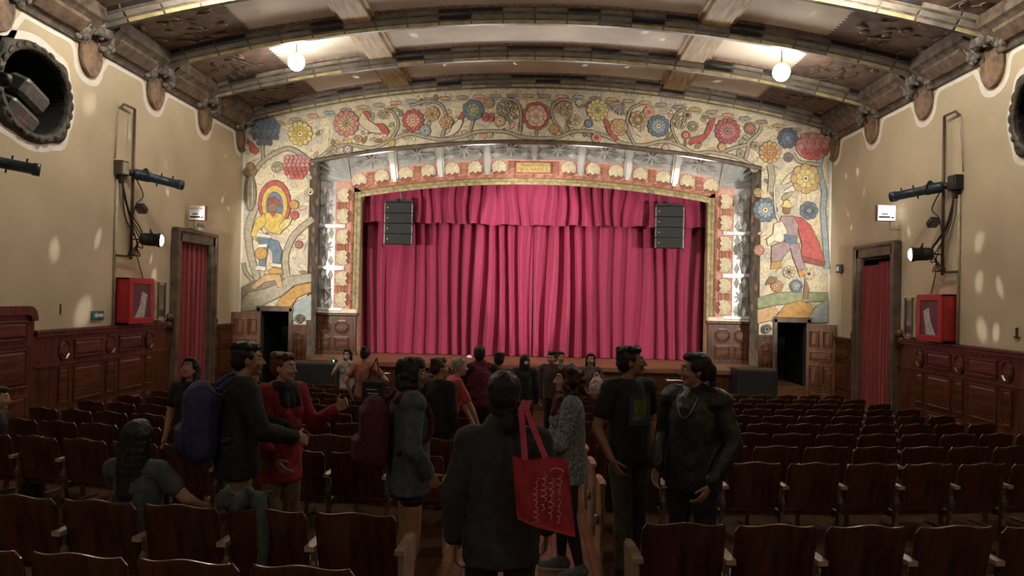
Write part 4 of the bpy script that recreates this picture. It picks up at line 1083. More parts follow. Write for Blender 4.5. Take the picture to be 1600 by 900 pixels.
    b = MB(); b.T = Matrix.Rotation(-.5, 4, 'X'); b.box(-.09, .09, -.10, .10, -.06, .06, 0, .015); b.build('housing', 'speaker', t)
    b = MB(); b.T = Matrix.Rotation(-.5, 4, 'X'); b.box(-.075, .075, -.085, .085, -.066, -.06, 0); b.build('lens', 'glass', t)
    b = MB(); b.tube([(0, 0, 0), (sg*.08, -.16, 0)], .012, 6); b.build('bracket', 'black', t)
    # hose cabinet
    y0, y1, z0, z1 = 13.85, 14.75, 2.09, 2.95
    t = thing('fire_hose_cabinet', 'red metal fire hose cabinet with glass door on the %s wall' % side, 'fire cabinet', (X - sg*.022, (y0 + y1)/2, z0), 0, 'fire hose cabinets'); h2 = z1 - z0; w2 = (y1 - y0)/2
    q = -sg
    b = MB(); D = .24
    for (ya, yb, za, zb) in ((-w2, w2, 0, .03), (-w2, w2, h2 - .03, h2), (-w2, -w2 + .03, 0, h2), (w2 - .03, w2, 0, h2)): b.box(*sorted((0, q*D)), ya, yb, za, zb)
    b.box(*sorted((0, q*.02)), -w2, w2, 0, h2); b.build('body', 'red_cab', t)
    b = MB(); 
    for (ya, yb, za, zb) in ((-w2, w2, 0, .11), (-w2, w2, h2 - .11, h2), (-w2, -w2 + .14, .11, h2 - .11), (w2 - .14, w2, .11, h2 - .11)): b.box(*sorted((q*D, q*(D + .02))), ya, yb, za, zb, 0, .006)
    dr = b.build('door', 'red_cab', t)
    b = MB(); b.box(*sorted((q*D, q*(D + .006))), -w2 + .14, w2 - .14, .11, h2 - .11); b.build('pane', 'glass', dr)
    b = MB(); b.prism([(-.22, .12), (.12, .12), (.22, .55), (.02, .62), (-.05, .35)], lambda u, v, d: (d, u, v), q*(D + .007), q*(D + .009)); b.build('hose', 'hose', t)
    # narrow case next to the door
    yc = 15.35; t = thing('narrow_wall_case', 'narrow tall pale display case between fire cabinet and doorway, %s wall' % side, 'wall case', (X, yc, 2.12), 0, 'narrow wall cases')
    b = MB(); b.box(*sorted((0, q*.13)), -.24, .24, 0, .80, 0, .01); b.build('body', 'case', t)
    b = MB(); b.box(*sorted((q*.13, q*.136)), -.12, .12, .08, .72); b.build('pane', 'glass', t)
    for yy in (-.14, .14):
        b = MB(); b.box(*sorted((q*.13, q*.155)), yy - .02, yy + .02, .03, .77); b.build('frame', 'frame_wood', t)
# lamps only seen on the left
profile_spot((-W + .28, 10.35, 4.45), (.80, .55, -.12), .80, .095, 'dark blue spotlight cut by the left picture edge', group='theatre spotlights on the side walls', clamp=(-W, 10.2, 4.45))
t = profile_spot((-W + .50, 9.25, 5.42), (.55, .85, -.02), .95, .10, 'black spotlight barrel poking out below the left oval opening', mt='black', clamp=(-W, 9.25, 5.42))
t = thing('oval_window_lamp', 'grey box lamp standing inside the dark left oval opening', 'spotlight', (-W - .28, 11.30, 5.22))
RX = Matrix.Rotation(.42, 4, 'Y') @ Matrix.Rotation(-.30, 4, 'X')
b = MB(); b.T = RX; b.box(-.20, .20, -.42, .34, .0, .30, 0, .05); b.build('housing', 'lamp_grey', t)
b = MB(); b.T = RX; b.box(.195, .212, -.22, .28, .03, .12, 0, .008); b.build('reflector', 'metal', t)
b = MB(); b.T = RX; b.box(-.18, .18, -.40, .30, .36, .66, 0, .06); b.build('hood', 'lamp_grey', t)
b = MB(); b.tube([(0, 0, .05), (0, 0, -.13)], .03, 8); b.box(-.15, .15, -.15, .15, -.15, -.12); b.build('stand', 'black', t)

# ---- signs
def wall_sign(sg, px0, px1, py0, py1, label, name, m, proud=.03, cat='sign'):
    X = sg*W; a = on(px0, py0, 0, X); c = on(px1, py1, 0, X); y0, y1 = sorted((a.y, c.y)); z0, z1 = sorted((a.z, c.z))
    t = thing(name, label, cat, (X, (y0 + y1)/2, z0)); w2, h = (y1 - y0)/2, z1 - z0
    b = MB(); b.box(*sorted((0, -sg*proud)), -w2, w2, 0, h, 0, .004); b.build('board', m, t)
    return t, w2, h, -sg*(proud + .002), (math.pi/2, 0, math.pi/2 if sg < 0 else -math.pi/2)
def facing_sign(c, w, h, label, lit):
    """sign box projecting from the wall above a door, turned to the hall"""
    t = thing('no_smoking_sign', label, 'sign', (c.x, c.y, c.z - h/2), 0, 'no smoking signs')
    b = MB(); b.box(-w/2, w/2, 0, .10, 0, h, 0, .008); b.build('case', 'sign_white' if not lit else 'sign_lit', t)
    b = MB(); b.box(w/2, w/2 + .012, -.01, .11, -.01, h + .01) if not lit else b.box(-w/2 - .012, -w/2, -.01, .11, -.01, h + .01); b.box(-w/2, w/2, -.006, .11, -.012, 0); b.build('frame', 'dado_wood', t)
    text_part('NO', w*.20, t, (-w*.32, -.003, h*.80), (math.pi/2, 0, 0), 'black'); text_part('FUMAR', w*.20, t, (w*.12, -.003, h*.80), (math.pi/2, 0, 0), 'sign_red')
    b = MB(); b.box(-w*.45, w*.2, -.004, 0, h*.16, h*.28); b.box(-w*.3, w*.08, -.004, 0, h*.38, h*.46); b.box(w*.25, w*.42, -.004, 0, h*.14, h*.24); b.build('pictogram', 'black', t)
    b = MB(); s = -1 if c.x < 0 else 1; b.tube([(s*w*.3, .08, 0), (s*w*.3, .08, -.18), (s*(W - abs(c.x)), .08, -.18)], .012, 6); b.build('bracket', 'metal', t)
    return t
c = on(321, 336, 0, -W + .28); facing_sign(Vector((-W + .28, 16.55, c.z)), .34, .31, 'white no smoking sign box above the left doorway', False)
t = thing('emergency_lamp', 'small emergency lamp with twin bulbs on top of the left door frame', 'lamp', (-W + .08, 17.1, DOORZ + .31))
b = MB(); b.box(-.06, .06, -.10, .10, 0, .09, 0, .01); b.build('housing', 'sign_white', t)
for yy in (-.07, .07): b = MB(); b.ball((.05, yy, .12), .05, 10); b.build('bulb', 'metal', t, True)
c = on(1372, 336, 0, W - .30); facing_sign(Vector((W - .30, c.y - .4, c.z)), .36, .31, 'glowing white and red no smoking sign above the right doorway', True)
t, w2, h, d, r = wall_sign(-1, 142, 160, 486, 499, 'small teal exit arrow sign just above the left panelling', 'arrow_sign', 'sign_teal')
b = MB(); b.prism([(-w2*.75, h*.5), (-w2*.3, h*.15), (-w2*.3, h*.32), (w2*.8, h*.32), (w2*.8, h*.68), (-w2*.3, h*.68), (-w2*.3, h*.85)], lambda u, v, dd: (dd, u, v), d, d + .003); b.build('arrow', 'sign_white', t)
t, w2, h, d, r = wall_sign(1, 1334, 1348, 490, 504, 'small blue pictogram sign beside the right doorway', 'pictogram_sign', 'sign_blue')
for yy in (-.35, .35): b = MB(); b.box(*sorted((d, d - .003)), w2*yy - .03, w2*yy + .03, h*.15, h*.6); b.ball((d, w2*yy, h*.75), (.004, .035, .035), 8); b.build('pictogram', 'sign_white', t)
c = on(1315, 420, 0, W); t = thing('wall_sensor', 'small grey box sensor on the right wall beside the mural', 'sensor', (W, c.y, c.z - .1))
b = MB(); b.box(-.10, 0, -.12, .12, 0, .2, 0, .012); b.build('housing', 'speaker', t); b = MB(); b.box(-.106, -.10, -.08, .08, .04, .16); b.build('lens', 'sign_white', t)
b = MB(); b.tube([(-.01, 0, 0), (-.01, 0, -1.9)], .010, 6); b.build('cable', 'sign_white', t)
c = on(1590, 522, 0, W); t = thing('wall_hook', 'small dark bracket on the right wall near the picture edge', 'hook', (W, c.y, c.z - .06))
b = MB(); b.box(-.03, 0, -.012, .012, 0, .16); b.box(-.03, 0, -.06, .06, 0, .02); b.build('bracket', 'pipe', t)
c = on(94, 483, 0, -W); b = MB(); b.box(-W, -W + .012, c.y - .015, c.y + .015, c.z - .08, c.z + .08)
tag(b.build('wall_bracket', 'pipe', None), 'short dark vertical strip on the plaster of the left wall', 'bracket')

# ---- globe lamps
GL = [(on(463, 97, 1, 15.75), 'lit round white globe lamp hanging from the left half of the ceiling'), (on(1221, 113, 1, 15.75), 'lit round white globe lamp hanging from the right half of the ceiling')]
GL += [(Vector((sg*5.2, yy, 7.68)), 'added unseen globe lamp in the %s ceiling bay above the seats, %s' % (nm, 'left side' if sg < 0 else 'right side')) for yy, nm in ((11.75, 'middle'), (-1.7, 'rear')) for sg in (-1, 1)]  # extra globes out of view, added to light the hall
for p, gl in GL:
    zc = cz(p.x)
    t = thing('globe_lamp', gl, 'lamp', (p.x, p.y, p.z), 0, 'globe lamps')
    b = MB(); b.ball((0, 0, 0), (.17, .17, .18), 24); b.build('globe', 'globe' if p.y > 15 else 'added_globe_mid' if p.y > 5 else 'added_globe_rear', t, True)
    b = MB(); b.tube([(0, 0, .17), (0, 0, zc - p.z)], .012, 6); b.build('stem', 'pipe', t); b = MB(); b.lathe([(.07, .14), (.09, .17), (.05, .20), (.02, .22)], 14, 0); b.build('collar', 'gold', t, True)
    b = MB(); b.lathe([(.10, zc - p.z), (.08, zc - p.z - .03), (.02, zc - p.z - .06)], 14, 0); b.build('rosette', 'gold', t, True)

# ---- glints: added unseen spots standing in for beams thrown back by the tin panels
rg = random.Random(8)
def added_glint(src, tgt, size, pw):
    pw = 11*(Vector(tgt) - Vector(src)).length_squared
    l = lamp('SPOT', 'added_glint_spot', src, tgt, pw, size*1.25, 1.0, (1, .97, .90), .01); l.scale = (rg.uniform(.35, .8), 1, 1); l.rotation_euler.rotate_axis('Z', rg.uniform(-.6, .6))
for (px, py, sz) in ((140, 163, 1.7), (153, 373, 1.8), (260, 257, 1.0), (85, 391, 1.6), (130, 488, 2.2), (236, 405, 1.0), (241, 430, 1.2), (200, 206, 1.2), (348, 312, .8), (357, 325, .7), (262, 300, .9), (352, 245, .8)):
    added_glint((5.2 - 3*rg.random(), 20.6, 6.3), on(px, py, 0, -W), sz, 260)
for (px, py, sz) in ((1530, 378, 1.8), (1420, 362, 1.2), (1530, 440, 1.8), (1562, 448, 1.5), (1534, 515, 1.6), (1340, 268, 1.2), (1322, 275, .9), (1325, 335, .9), (1330, 355, .8), (1350, 300, .9), (1556, 520, 1.2)):
    added_glint((-5.2 + 3*rg.random(), 20.6, 6.3), on(px, py, 0, W), sz, 260)
for x, y, sz in ((-2.6, 16.3, 1.4), (-.7, 16.0, 1.3), (.7, 15.9, 1.6), (2.3, 16.0, 1.6), (2.7, 16.4, 1.0), (-.5, 18.6, 2.0), (1.2, 18.6, 2.0), (-4.4, 18.7, 2.6), (4.4, 18.7, 2.6), (2.2, 18.5, 1.8), (-2.2, 18.5, 1.8), (-5.0, 14.0, .9), (5.0, 14.0, .9)):
    added_glint((x*.8, 20.3, 5.2), (x, y, cz(x)), sz*1.6, 90)
for x in (-4.2, -1.4, 1.4, 4.2):
    lamp('SPOT', 'added_ceiling_fill', (x, 20.5, 5.9), (x*1.1, 15.4, cz(x)), 230, 75, 1.0, (1, .95, .88), .4)  # broad unseen spots added to brighten the ceiling, in place of tin bounce
# ================================================================== SEATS
SW = .515                       # pitch of the seats in a row
def seat_back_mesh():
    b = MB(); n = 20; w = .235; top = []
    for k in range(n + 1):
        u = -1 + 2*k/n; z = .838 + .010*math.cos(u*math.pi*1.5) - (.045*((abs(u) - .9)/.1)**2 if abs(u) > .9 else 0)
        top.append((u*w, z))
    def yb(x, z): return -.10*(z - .42)/.42 + .030*(x/w)**2            # leans back, hollowed
    rings = []
    lev = [0, .18, .36, .54, .72, .86, .94, .98, 1.0]
    front = []; back = []
    for t in lev:
        front.append([]); back.append([])
        for (x, zt) in top:
            z = .43 + (zt - .43)*t; e = .011*(1 - (max(0, t - .94)/.06)**2*.6)
            xx = x*(1 - .035*(1 - t))
            front[-1].append((xx, yb(x, z) + e, z)); back[-1].append((xx, yb(x, z) - e, z))
    N = n + 1; vs = [p for r in back for p in r] + [p for r in front for p in r]; o = len(lev)*N; fs = []; ms = []
    for j in range(len(lev) - 1):
        for i in range(n):
            fs.append((j*N + i, j*N + i + 1, (j+1)*N + i + 1, (j+1)*N + i)); fs.append((o + j*N + i, o + (j+1)*N + i, o + (j+1)*N + i + 1, o + j*N + i + 1))
        for i in (0, n): fs.append((j*N + i, (j+1)*N + i, o + (j+1)*N + i, o + j*N + i))
    b.add(vs, fs, 0)
    J = len(lev) - 1
    b.add(vs, [(J*N + i, J*N + i + 1, o + J*N + i + 1, o + J*N + i) for i in range(n)], 1); b.add(vs, [(i, o + i, o + i + 1, i + 1) for i in range(n)], 0)
    return b.mesh('backrest', ['seat_wood', 'seat_edge_lit'], True)
def seat_pan_mesh():
    b = MB(); b.box(-.222, .222, .03, .42, .40, .425, 0, .010); b.box(-.20, .20, .06, .10, .36, .40); b.box(-.20, .20, .34, .38, .36, .40); return b.mesh('seat', 'seat_wood')
def arm_mesh():
    b = MB(); pts = [(-.02, -.028), (-.02, .028), (.10, .030), (.28, .026), (.34, .014), (.34, -.014), (.28, -.026), (.10, -.030)]
    b.prism(pts, lambda u, v, d: (v, u - .07, d), .612, .640); return b.mesh('armrest', 'arm_wood')
def stand_mesh():
    b = MB(); b.box(-.012, .012, -.02, .03, .02, .60); b.box(-.011, .011, .02, .20, .53, .60); b.box(-.025, .025, -.06, .22, 0, .025, 0, .006); b.box(-.011, .011, .02, .16, .34, .40)
    b.lathe([(.012, .40), (.032, .44), (.036, .48), (.024, .52), (.014, .54)], 10, 0, (0, -.01, 0)); b.lathe([(.012, .20), (.030, .24), (.034, .27), (.022, .31), (.012, .33)], 10, 0, (0, -.01, 0)); return b.mesh('stanchion', 'iron', False)
def end_mesh():
    b = MB(); b.prism([(-.07, 0), (.30, 0), (.26, .30), (.33, .605), (-.02, .605), (-.06, .40)], lambda u, v, d: (d, u, v), -.014, .014); return b.mesh('end_panel', 'arm_wood')
BM_, PM_, AM_, SM_, EM_ = seat_back_mesh(), seat_pan_mesh(), arm_mesh(), stand_mesh(), end_mesh()
lgt = MB(); lgt.lathe([(.045, 0), (.045, .03), (.03, .035)], 12, 0, (0, 0, 0), 'X'); LG_ = lgt.mesh('aisle_light', 'metal', True)
ROWY = [3.36, 4.36] + [6.55 + 1.03*k for k in range(9)]
ORD = ['first', 'second', 'third', 'fourth', 'fifth', 'sixth', 'seventh', 'eighth', 'ninth', 'tenth', 'eleventh', 'twelfth', 'thirteenth']
AISLE = {-1: -.60, 1: .72}
def row_y(y, x): return y + (x - .06)**2/40.0
nseat = 0
for ri, ry in enumerate(ROWY):
    for sg in (-1, 1):
        n = 11 if sg < 0 else 11
        for k in range(n):
            x = AISLE[sg] + sg*SW*(k + .5)
            if abs(x) > 6.35: continue
            y = row_y(ry, x); z = floor_z(y)
            p = proj((x, y, z + .8))
            if p[0] < -75 or p[0] > 1675 or p[1] > 945: continue
            rz = -math.atan(2*(x - .06)/40.0)*-1
            where = ('row behind the cross aisle nearest the camera' if ri == 0 else 'last row before the cross aisle') if ri < 2 else '%s row beyond the cross aisle' % ORD[ri - 2]
            t = thing('theatre_seat', 'brown wooden tip-up seat, %s from the centre aisle, %s, %s block' % (ORD[k], ('nearest row' if ri == 0 else 'second nearest row') if ri < 2 else '%s row past cross aisle' % ORD[ri - 2], 'left' if sg < 0 else 'right'), 'theatre seat', (x, y, z), rz, 'wooden theatre seats in curved rows')
            nseat += 1
            link('backrest', BM_, t); link('seat', PM_, t); link('armrest', AM_, t, (sg*SW/2, 0, 0)); link('stanchion', SM_, t, (sg*SW/2, 0, 0))
            if k == 0:
                link('armrest', AM_, t, (-sg*SW/2, 0, 0)); link('end_panel', EM_, t, (-sg*SW/2, 0, 0)); link('aisle_light', LG_, t, (-sg*SW/2 + (.014 if sg < 0 else -.014), .06, .30), (0, 0, 0 if sg < 0 else math.pi))
# ================================================================== PEOPLE
SKIN = dict(light=(.50, .29, .20), mid=(.36, .19, .12), tan=(.28, .14, .085))
for k, c in SKIN.items(): mat('skin_' + k, c, .55, var=.06, scale=12)
def cloth(name, c, **k): mat(name, c, k.pop('rough', .85), var=k.pop('var', .18), scale=k.pop('scale', 18), bump=k.pop('bump', .25), bscale=k.pop('bscale', 90), **k); return name
cloth('c_black', (.014, .014, .016)); cloth('c_leather', (.012, .012, .013), rough=.42); cloth('c_charcoal', (.030, .030, .034)); cloth('c_denim', (.075, .095, .125)); cloth('c_grey', (.075, .095, .10)); cloth('c_tweed', (.26, .28, .30), scale=60, var=.45)
cloth('c_tan', (.22, .15, .085)); cloth('c_olive', (.065, .055, .040)); cloth('c_red', (.30, .015, .030)); cloth('c_burg', (.085, .012, .024)); cloth('c_vest', (.15, .018, .04)); cloth('c_blue', (.035, .04, .13)); cloth('c_coral', (.50, .075, .085)); cloth('c_lgrey', (.36, .37, .36)); cloth('c_rose', (.38, .14, .12)); cloth('c_brown', (.06, .035, .03)); cloth('c_print', (.16, .10, .07), col2=(.02, .015, .015), scale=30)
cloth('c_floral', (.62, .56, .55), col2=(.25, .10, .13), scale=22); cloth('c_jeans', (.06, .085, .12)); cloth('c_shoe', (.16, .17, .18)); cloth('c_sole', (.45, .45, .45)); cloth('c_bag', (.42, .020, .045), rough=.6); cloth('c_strap', (.50, .04, .11), rough=.6)
for n_, c in dict(black=(.008, .007, .007), dark=(.016, .011, .009), brown=(.06, .03, .018), auburn=(.07, .014, .014), red=(.12, .03, .015), grey=(.42, .40, .35)).items(): mat('hair_' + n_, c, .5, var=.35, scale=40, bump=.7, bscale=60, stretch=(1, 1, .25))
mat('eye_white', (.6, .58, .55), .3); mat('iris', (.02, .012, .01), .2); mat('lips', (.28, .09, .075), .5); mat('print_blue', (.05, .07, .16), .7); mat('print_green', (.26, .30, .07), .7, var=.4, scale=30, col2=(.06, .09, .08))
mat('white_print', (.62, .55, .55), .7); mat('necklace', (.5, .48, .42), .3, .9); mat('mask', (.6, .62, .64), .8)
PENDING = []
def V(*a): return Vector(a)
def make_hand(b, w, d, thumb, side, curl=.55, s=1.0, fr=.0088):
    d = d.normalized(); t = thumb - d*thumb.dot(d); t = t.normalized() if t.length > 1e-4 else d.orthogonal().normalized()
    n = d.cross(t)*(-1 if side > 0 else 1)                 # palm normal
    for k in range(4):
        off = t*((1.5 - k)*.0205*s)
        b.rcone(w + off*.5, w + d*.085*s + off, .016*s, .0125*s, 8)
        base = w + d*.088*s + off*1.04; ang = .25 + curl*.25; L = (.040, .045, .042, .032)[k]*s; p = base; r = fr*s
        for j, q in enumerate((1, .68, .52)):
            dd = d*math.cos(ang) + n*math.sin(ang); p2 = p + dd*L*q; b.rcone(p, p2, r, r*.92, 8); p = p2; r *= .93; ang += curl*(.8 if j == 0 else .7)
    b.ball(w + d*.045*s, (.034*s, .034*s, .034*s), 8) if False else None
    p = w + d*.025*s + t*.026*s; dd = (d*.75 + t*.75 + n*.25).normalized()
    for L, r in ((.042, .0125), (.032, .0105), (.026, .0095)):
        p2 = p + dd*L*s; b.rcone(p, p2, r*s, r*.9*s, 8); p = p2; dd = (dd + d*.35 + n*.22*curl).normalized()
def remesh_obj(name, b, m, parent, vox, noise=0, nsize=.12, deci=None, smooth_it=0):
    o = b.build(name, m, parent, True)
    r = o.modifiers.new('r', 'REMESH'); r.mode = 'VOXEL'; r.voxel_size = vox; r.use_smooth_shade = True
    sm = o.modifiers.new('s', 'SMOOTH'); sm.factor = .5; sm.iterations = 2 + smooth_it
    if noise:
        tx = bpy.data.textures.get('folds%g' % nsize) or bpy.data.textures.new('folds%g' % nsize, 'CLOUDS'); tx.noise_scale = nsize
        dm = o.modifiers.new('d', 'DISPLACE'); dm.texture = tx; dm.strength = noise; dm.mid_level = .5; dm.texture_coords = 'GLOBAL'
    if deci: dc = o.modifiers.new('c', 'DECIMATE'); dc.ratio = deci
    PENDING.append(o); return o
def person(label, x, y, face, h=1.7, pose=None, skin='mid', hair=('short', 'black'), top=('c_black', 'long'), bottom=('c_black', 'long'), shoes='c_black', near=True, hem=.86, bulk=.018, head_yaw=0, head_pitch=0, z=None, sit=None, female=False, scarf=None, mask=False, wear=None, hands=(.55, .55), ground=None):
    """face: degrees, 0 = towards the stage, 90 = towards the left wall"""
    s = h/1.7; P = dict(pel=V(0, 0, .92), chest=V(0, 0, 1.26), neck=V(0, -.015, 1.43), head=V(0, .02, 1.585),
        sR=V(.175, -.01, 1.385), sL=V(-.175, -.01, 1.385), eR=V(.235, -.03, 1.10), eL=V(-.235, -.03, 1.10), wR=V(.235, .05, .865), wL=V(-.235, .05, .865),
        hR=V(.088, 0, .90), hL=V(-.088, 0, .90), kR=V(.098, .02, .49), kL=V(-.098, .02, .49), aR=V(.10, -.03, .085), aL=V(-.10, -.03, .085), tR=V(.125, .13, .03), tL=V(-.125, .13, .03), thR=V(0, 1, 0), thL=V(0, 1, 0))
    if female:
        for k in ('sR', 'sL', 'eR', 'eL', 'wR', 'wL'): P[k].x *= .9
    if sit is not None:
        dz = sit + .09 - .92
        for k in ('pel', 'chest', 'neck', 'head', 'sR', 'sL', 'eR', 'eL', 'wR', 'wL', 'hR', 'hL'): P[k].z += dz
        for q, sx in (('R', 1), ('L', -1)):
            P['k' + q] = V(sx*.11, .43, sit + .08); P['a' + q] = V(sx*.11, .42, .085); P['t' + q] = V(sx*.12, .58, .03)
    if pose:
        lean = pose.get('lean')
        if lean:
            for k in ('chest', 'neck', 'head', 'sR', 'sL', 'eR', 'eL', 'wR', 'wL'):
                f = max(0, (P[k].z - P['pel'].z))/.5; P[k] = P[k] + V(lean[0]*f, lean[1]*f, -abs(lean[1])*f*.25)
        for k, val in pose.items():
            if k in P: P[k] = V(*val)
    S = lambda v: v*s
    zz = floor_z(y) if z is None else z
    t = thing('person', label, 'person', (x, y, zz), math.radians(face))
    vox = .0085 if near else .013
    # ---- body
    b = MB(); J = {k: S(v) for k, v in P.items()}; fw = .93 if female else 1
    def torso(b, e, lo=None, sh=True):
        pel, ch, ne = J['pel'], J['chest'], J['neck']; mid = pel.lerp(ch, .5); tl = ch - pel; rx = tl.rotation_difference(V(0, 0, 1)).inverted().to_matrix() if False else V(0, 0, 1).rotation_difference(tl.normalized()).to_matrix()
        b.ball(ch, (.155*s*fw + e, .105*s + e, .20*s + e*.6), 16, 0, rx); b.ball(mid, (.135*s*fw + e, .098*s + e, .19*s + e*.5), 16, 0, rx); b.ball(pel, (.158*s + e, .112*s + e, .14*s + e), 16, 0, rx)
        if female: b.ball(ch + rx @ V(.06*s, .075*s, -.01), .062*s + e*.6, 10); b.ball(ch + rx @ V(-.06*s, .075*s, -.01), .062*s + e*.6, 10)
        b.rcone(J['sR'], J['sL'], .058*s + e, .058*s + e); b.rcone(ne - V(0, 0, .02*s), ch + V(0, 0, .06*s), .06*s + e*.6, .11*s + e)
    def arm(b, q, e, f=1.0, fe=None):
        sh, el, wr = J['s' + q], J['e' + q], J['w' + q]
        if f <= 1: b.rcone(sh, sh.lerp(el, f), .053*s + e, (.053 - .012*f)*s + e*1.25); return
        b.rcone(sh, el, .053*s + e, .041*s + e); g = min(1, f - 1); b.rcone(el, el.lerp(wr, g), .041*s + e, (.041 - .015*g)*s + e)
    def leg(b, q, e, f=2.0, flare=0):
        hp, kn, an = J['h' + q], J['k' + q], J['a' + q]
        if f <= 1: b.rcone(hp, hp.lerp(kn, f), .086*s + e, (.086 - .028*f)*s + e*1.6); return
        b.rcone(hp, kn, .086*s + e, .056*s + e); b.rcone(kn, kn.lerp(an, .35), .056*s + e, .052*s + e + flare*.5); b.rcone(kn.lerp(an, .35), kn.lerp(an, min(1, f - 1)), .052*s + e + flare*.5, .034*s + e + flare)
    torso(b, 0)
    for q, sd in (('R', 1), ('L', -1)):
        arm(b, q, 0, 2); leg(b, q, 0); b.rcone(J['a' + q], J['t' + q], .036*s, .030*s)
        if near: make_hand(b, J['w' + q], J['w' + q] - J['e' + q], J['th' + q], sd, hands[0 if q == 'R' else 1], s)
        else: make_hand(b, J['w' + q], J['w' + q] - J['e' + q], J['th' + q], sd, hands[0 if q == 'R' else 1], s, .0105)
    b.rcone(J['neck'] - V(0, 0, .02*s), J['head'] - V(0, .012*s, .06*s), .056*s*fw, .050*s*fw)
    # ---- head
    HR = Matrix.Rotation(math.radians(head_yaw), 3, 'Z') @ Matrix.Rotation(math.radians(-head_pitch), 3, 'X'); hc = J['head']; k = s*1.0
    hp = lambda x_, y_, z_: hc + HR @ V(x_*k, y_*k, z_*k)
    def hball(bb, c, r): bb.ball(hp(*c), tuple(q*k for q in r), 14, 0, HR)
    hball(b, (0, -.012, .022), (.073, .090, .092)); hball(b, (0, .022, -.025), (.060, .066, .082)); hball(b, (0, .055, -.085), (.030, .026, .024)); hball(b, (0, .06, -.048), (.026, .022, .018))
    b.rcone(hp(0, .082, .010), hp(0, .104, -.026), .008*k, .0125*k, 8); hball(b, (.013, .094, -.030), (.008, .010, .007)); hball(b, (-.013, .094, -.030), (.008, .010, .007)); hball(b, (0, .074, .030), (.046, .014, .012))
    for sx in (-1, 1): hball(b, (sx*.073, -.005, -.008), (.008, .020, .031)); hball(b, (sx*.040, .062, -.025), (.022, .020, .02))
    remesh_obj('body', b, 'skin_' + skin, t, vox, deci=.5 if near else .6)
    for sx in (-1, 1):
        e = MB(); e.ball(hp(sx*.031, .0735, .008), .0105*k, 8, 0); e.ball(hp(sx*.031, .0815, .008), .0052*k, 8, 1)
        e.build('eye', ['eye_white', 'iris'], t, True)
    l = MB(); l.ball(hp(0, .083, -.053), (.022*k, .008*k, .005*k), 8, 0, HR); l.ball(hp(0, .082, -.062), (.018*k, .008*k, .006*k), 8, 0, HR); l.build('mouth', 'lips', t, True)
    for sx in (-1, 1): bw = MB(); bw.rcone(hp(sx*.016, .085, .033), hp(sx*.046, .072, .034), .0045*k, .003*k, 6); bw.build('eyebrow', 'hair_' + hair[1], t, True)
    if mask: mk = MB(); mk.ball(hp(0, .070, -.05), (.050*k, .045*k, .045*k), 12, 0, HR); mk.build('face_mask', 'mask', t, True)
    # ---- hair
    st, hcol = hair; hb = MB(); R = random.Random(hash(label) % 1000 if False else len(label)*7 + int(x*10))
    if st != 'cap':
        hball(hb, (0, -.030, .040), (.083, .092, .088)); hball(hb, (0, -.055, -.005), (.076, .066, .075))
        if st in ('short', 'crop', 'curlyshort'):
            hball(hb, (0, .030, .088), (.060, .055, .034))
            for q in range(16 if st != 'crop' else 0): a = R.random()*6.28; hball(hb, (.062*math.cos(a), -.02 + .075*math.sin(a), .075 + R.random()*.035), (.026, .028, .022))
            for sx in (-1, 1): hball(hb, (sx*.068, .01, .03), (.014, .022, .03))
        if st in ('bob', 'long', 'curly', 'pony', 'bun'):
            hball(hb, (0, .020, .090), (.066, .062, .034))
            for sx in (-1, 1): hball(hb, (sx*.066, .005, .035), (.024, .045, .055))
        if st == 'bob':
            for sx in (-1, 1):
                for z_ in (.02, -.03, -.08): hball(hb, (sx*(.074 - .004), -.015, z_), (.030, .062, .05))
            hball(hb, (0, -.075, -.04), (.088, .050, .085)); hball(hb, (0, .062, .062), (.058, .026, .03))
            for q in range(14): a = R.random()*3.3 + 3.0; hball(hb, (.085*math.cos(a), -.03 + .075*math.sin(a), R.uniform(-.1, .08)), (.03, .03, .035))
        if st == 'long':
            for q in range(9):
                f = q/8; ww = .080 + .012*math.sin(3*f)
                hball(hb, (0, -.075 - .015*f, .02 - .36*f), (ww + .01, .042, .055))
                for sx in (-1, 1): hball(hb, (sx*(.070 + .012*f), -.035 - .02*f, .02 - .34*f), (.024, .036, .05))
        if st == 'curly':
            for q in range(70):
                a = R.random()*6.28; zz_ = R.uniform(-.17, .10); rr = .105 - .02*(zz_ > .05)
                px_, py_ = rr*math.cos(a), -.03 + rr*.95*math.sin(a)
                if py_ > .035 and zz_ < .06: continue
                hball(hb, (px_, py_, zz_), (.034, .034, .034))
        if st == 'pony':
            hball(hb, (0, -.110, .02), (.030, .030, .03))
            for q in range(8): f = q/7; hball(hb, (.015*math.sin(4*f), -.125 - .015*f, .005 - .24*f), (.034 - .012*f, .030 - .01*f, .04))
        if st == 'bun':
            hball(hb, (0, -.075, .115), (.045, .045, .04))
        remesh_obj('hair', hb, 'hair_' + hcol, t, .009 if near else .012, .012 if st in ('curly', 'short', 'bob') else .006, .03)
    # ---- clothes
    tm, tl = top; cb = MB(); e_ = bulk*s; torso(cb, e_)
    if hem < .90 and sit is None:
        pl = J['pel']; ch_ = J['chest']; rings = []          # the skirt of the garment hangs straight to its hem
        for zz_, f_ in ((ch_.z, .96), ((ch_.z + pl.z)/2, .97), (pl.z + .02, 1.0), (hem*s + .02, 1.04), (hem*s, 1.03)):
            g_ = max(0, min(1, (zz_ - pl.z)/max(.01, ch_.z - pl.z))); cx_, cy_ = pl.x + (ch_.x - pl.x)*g_, pl.y + (ch_.y - pl.y)*g_
            rings.append([(cx_ + (.160*s*fw + e_)*f_*math.cos(a_), cy_ + (.112*s + e_)*f_*math.sin(a_), zz_) for a_ in (2*math.pi*q_/24 for q_ in range(24))])
        cb.ring(rings)
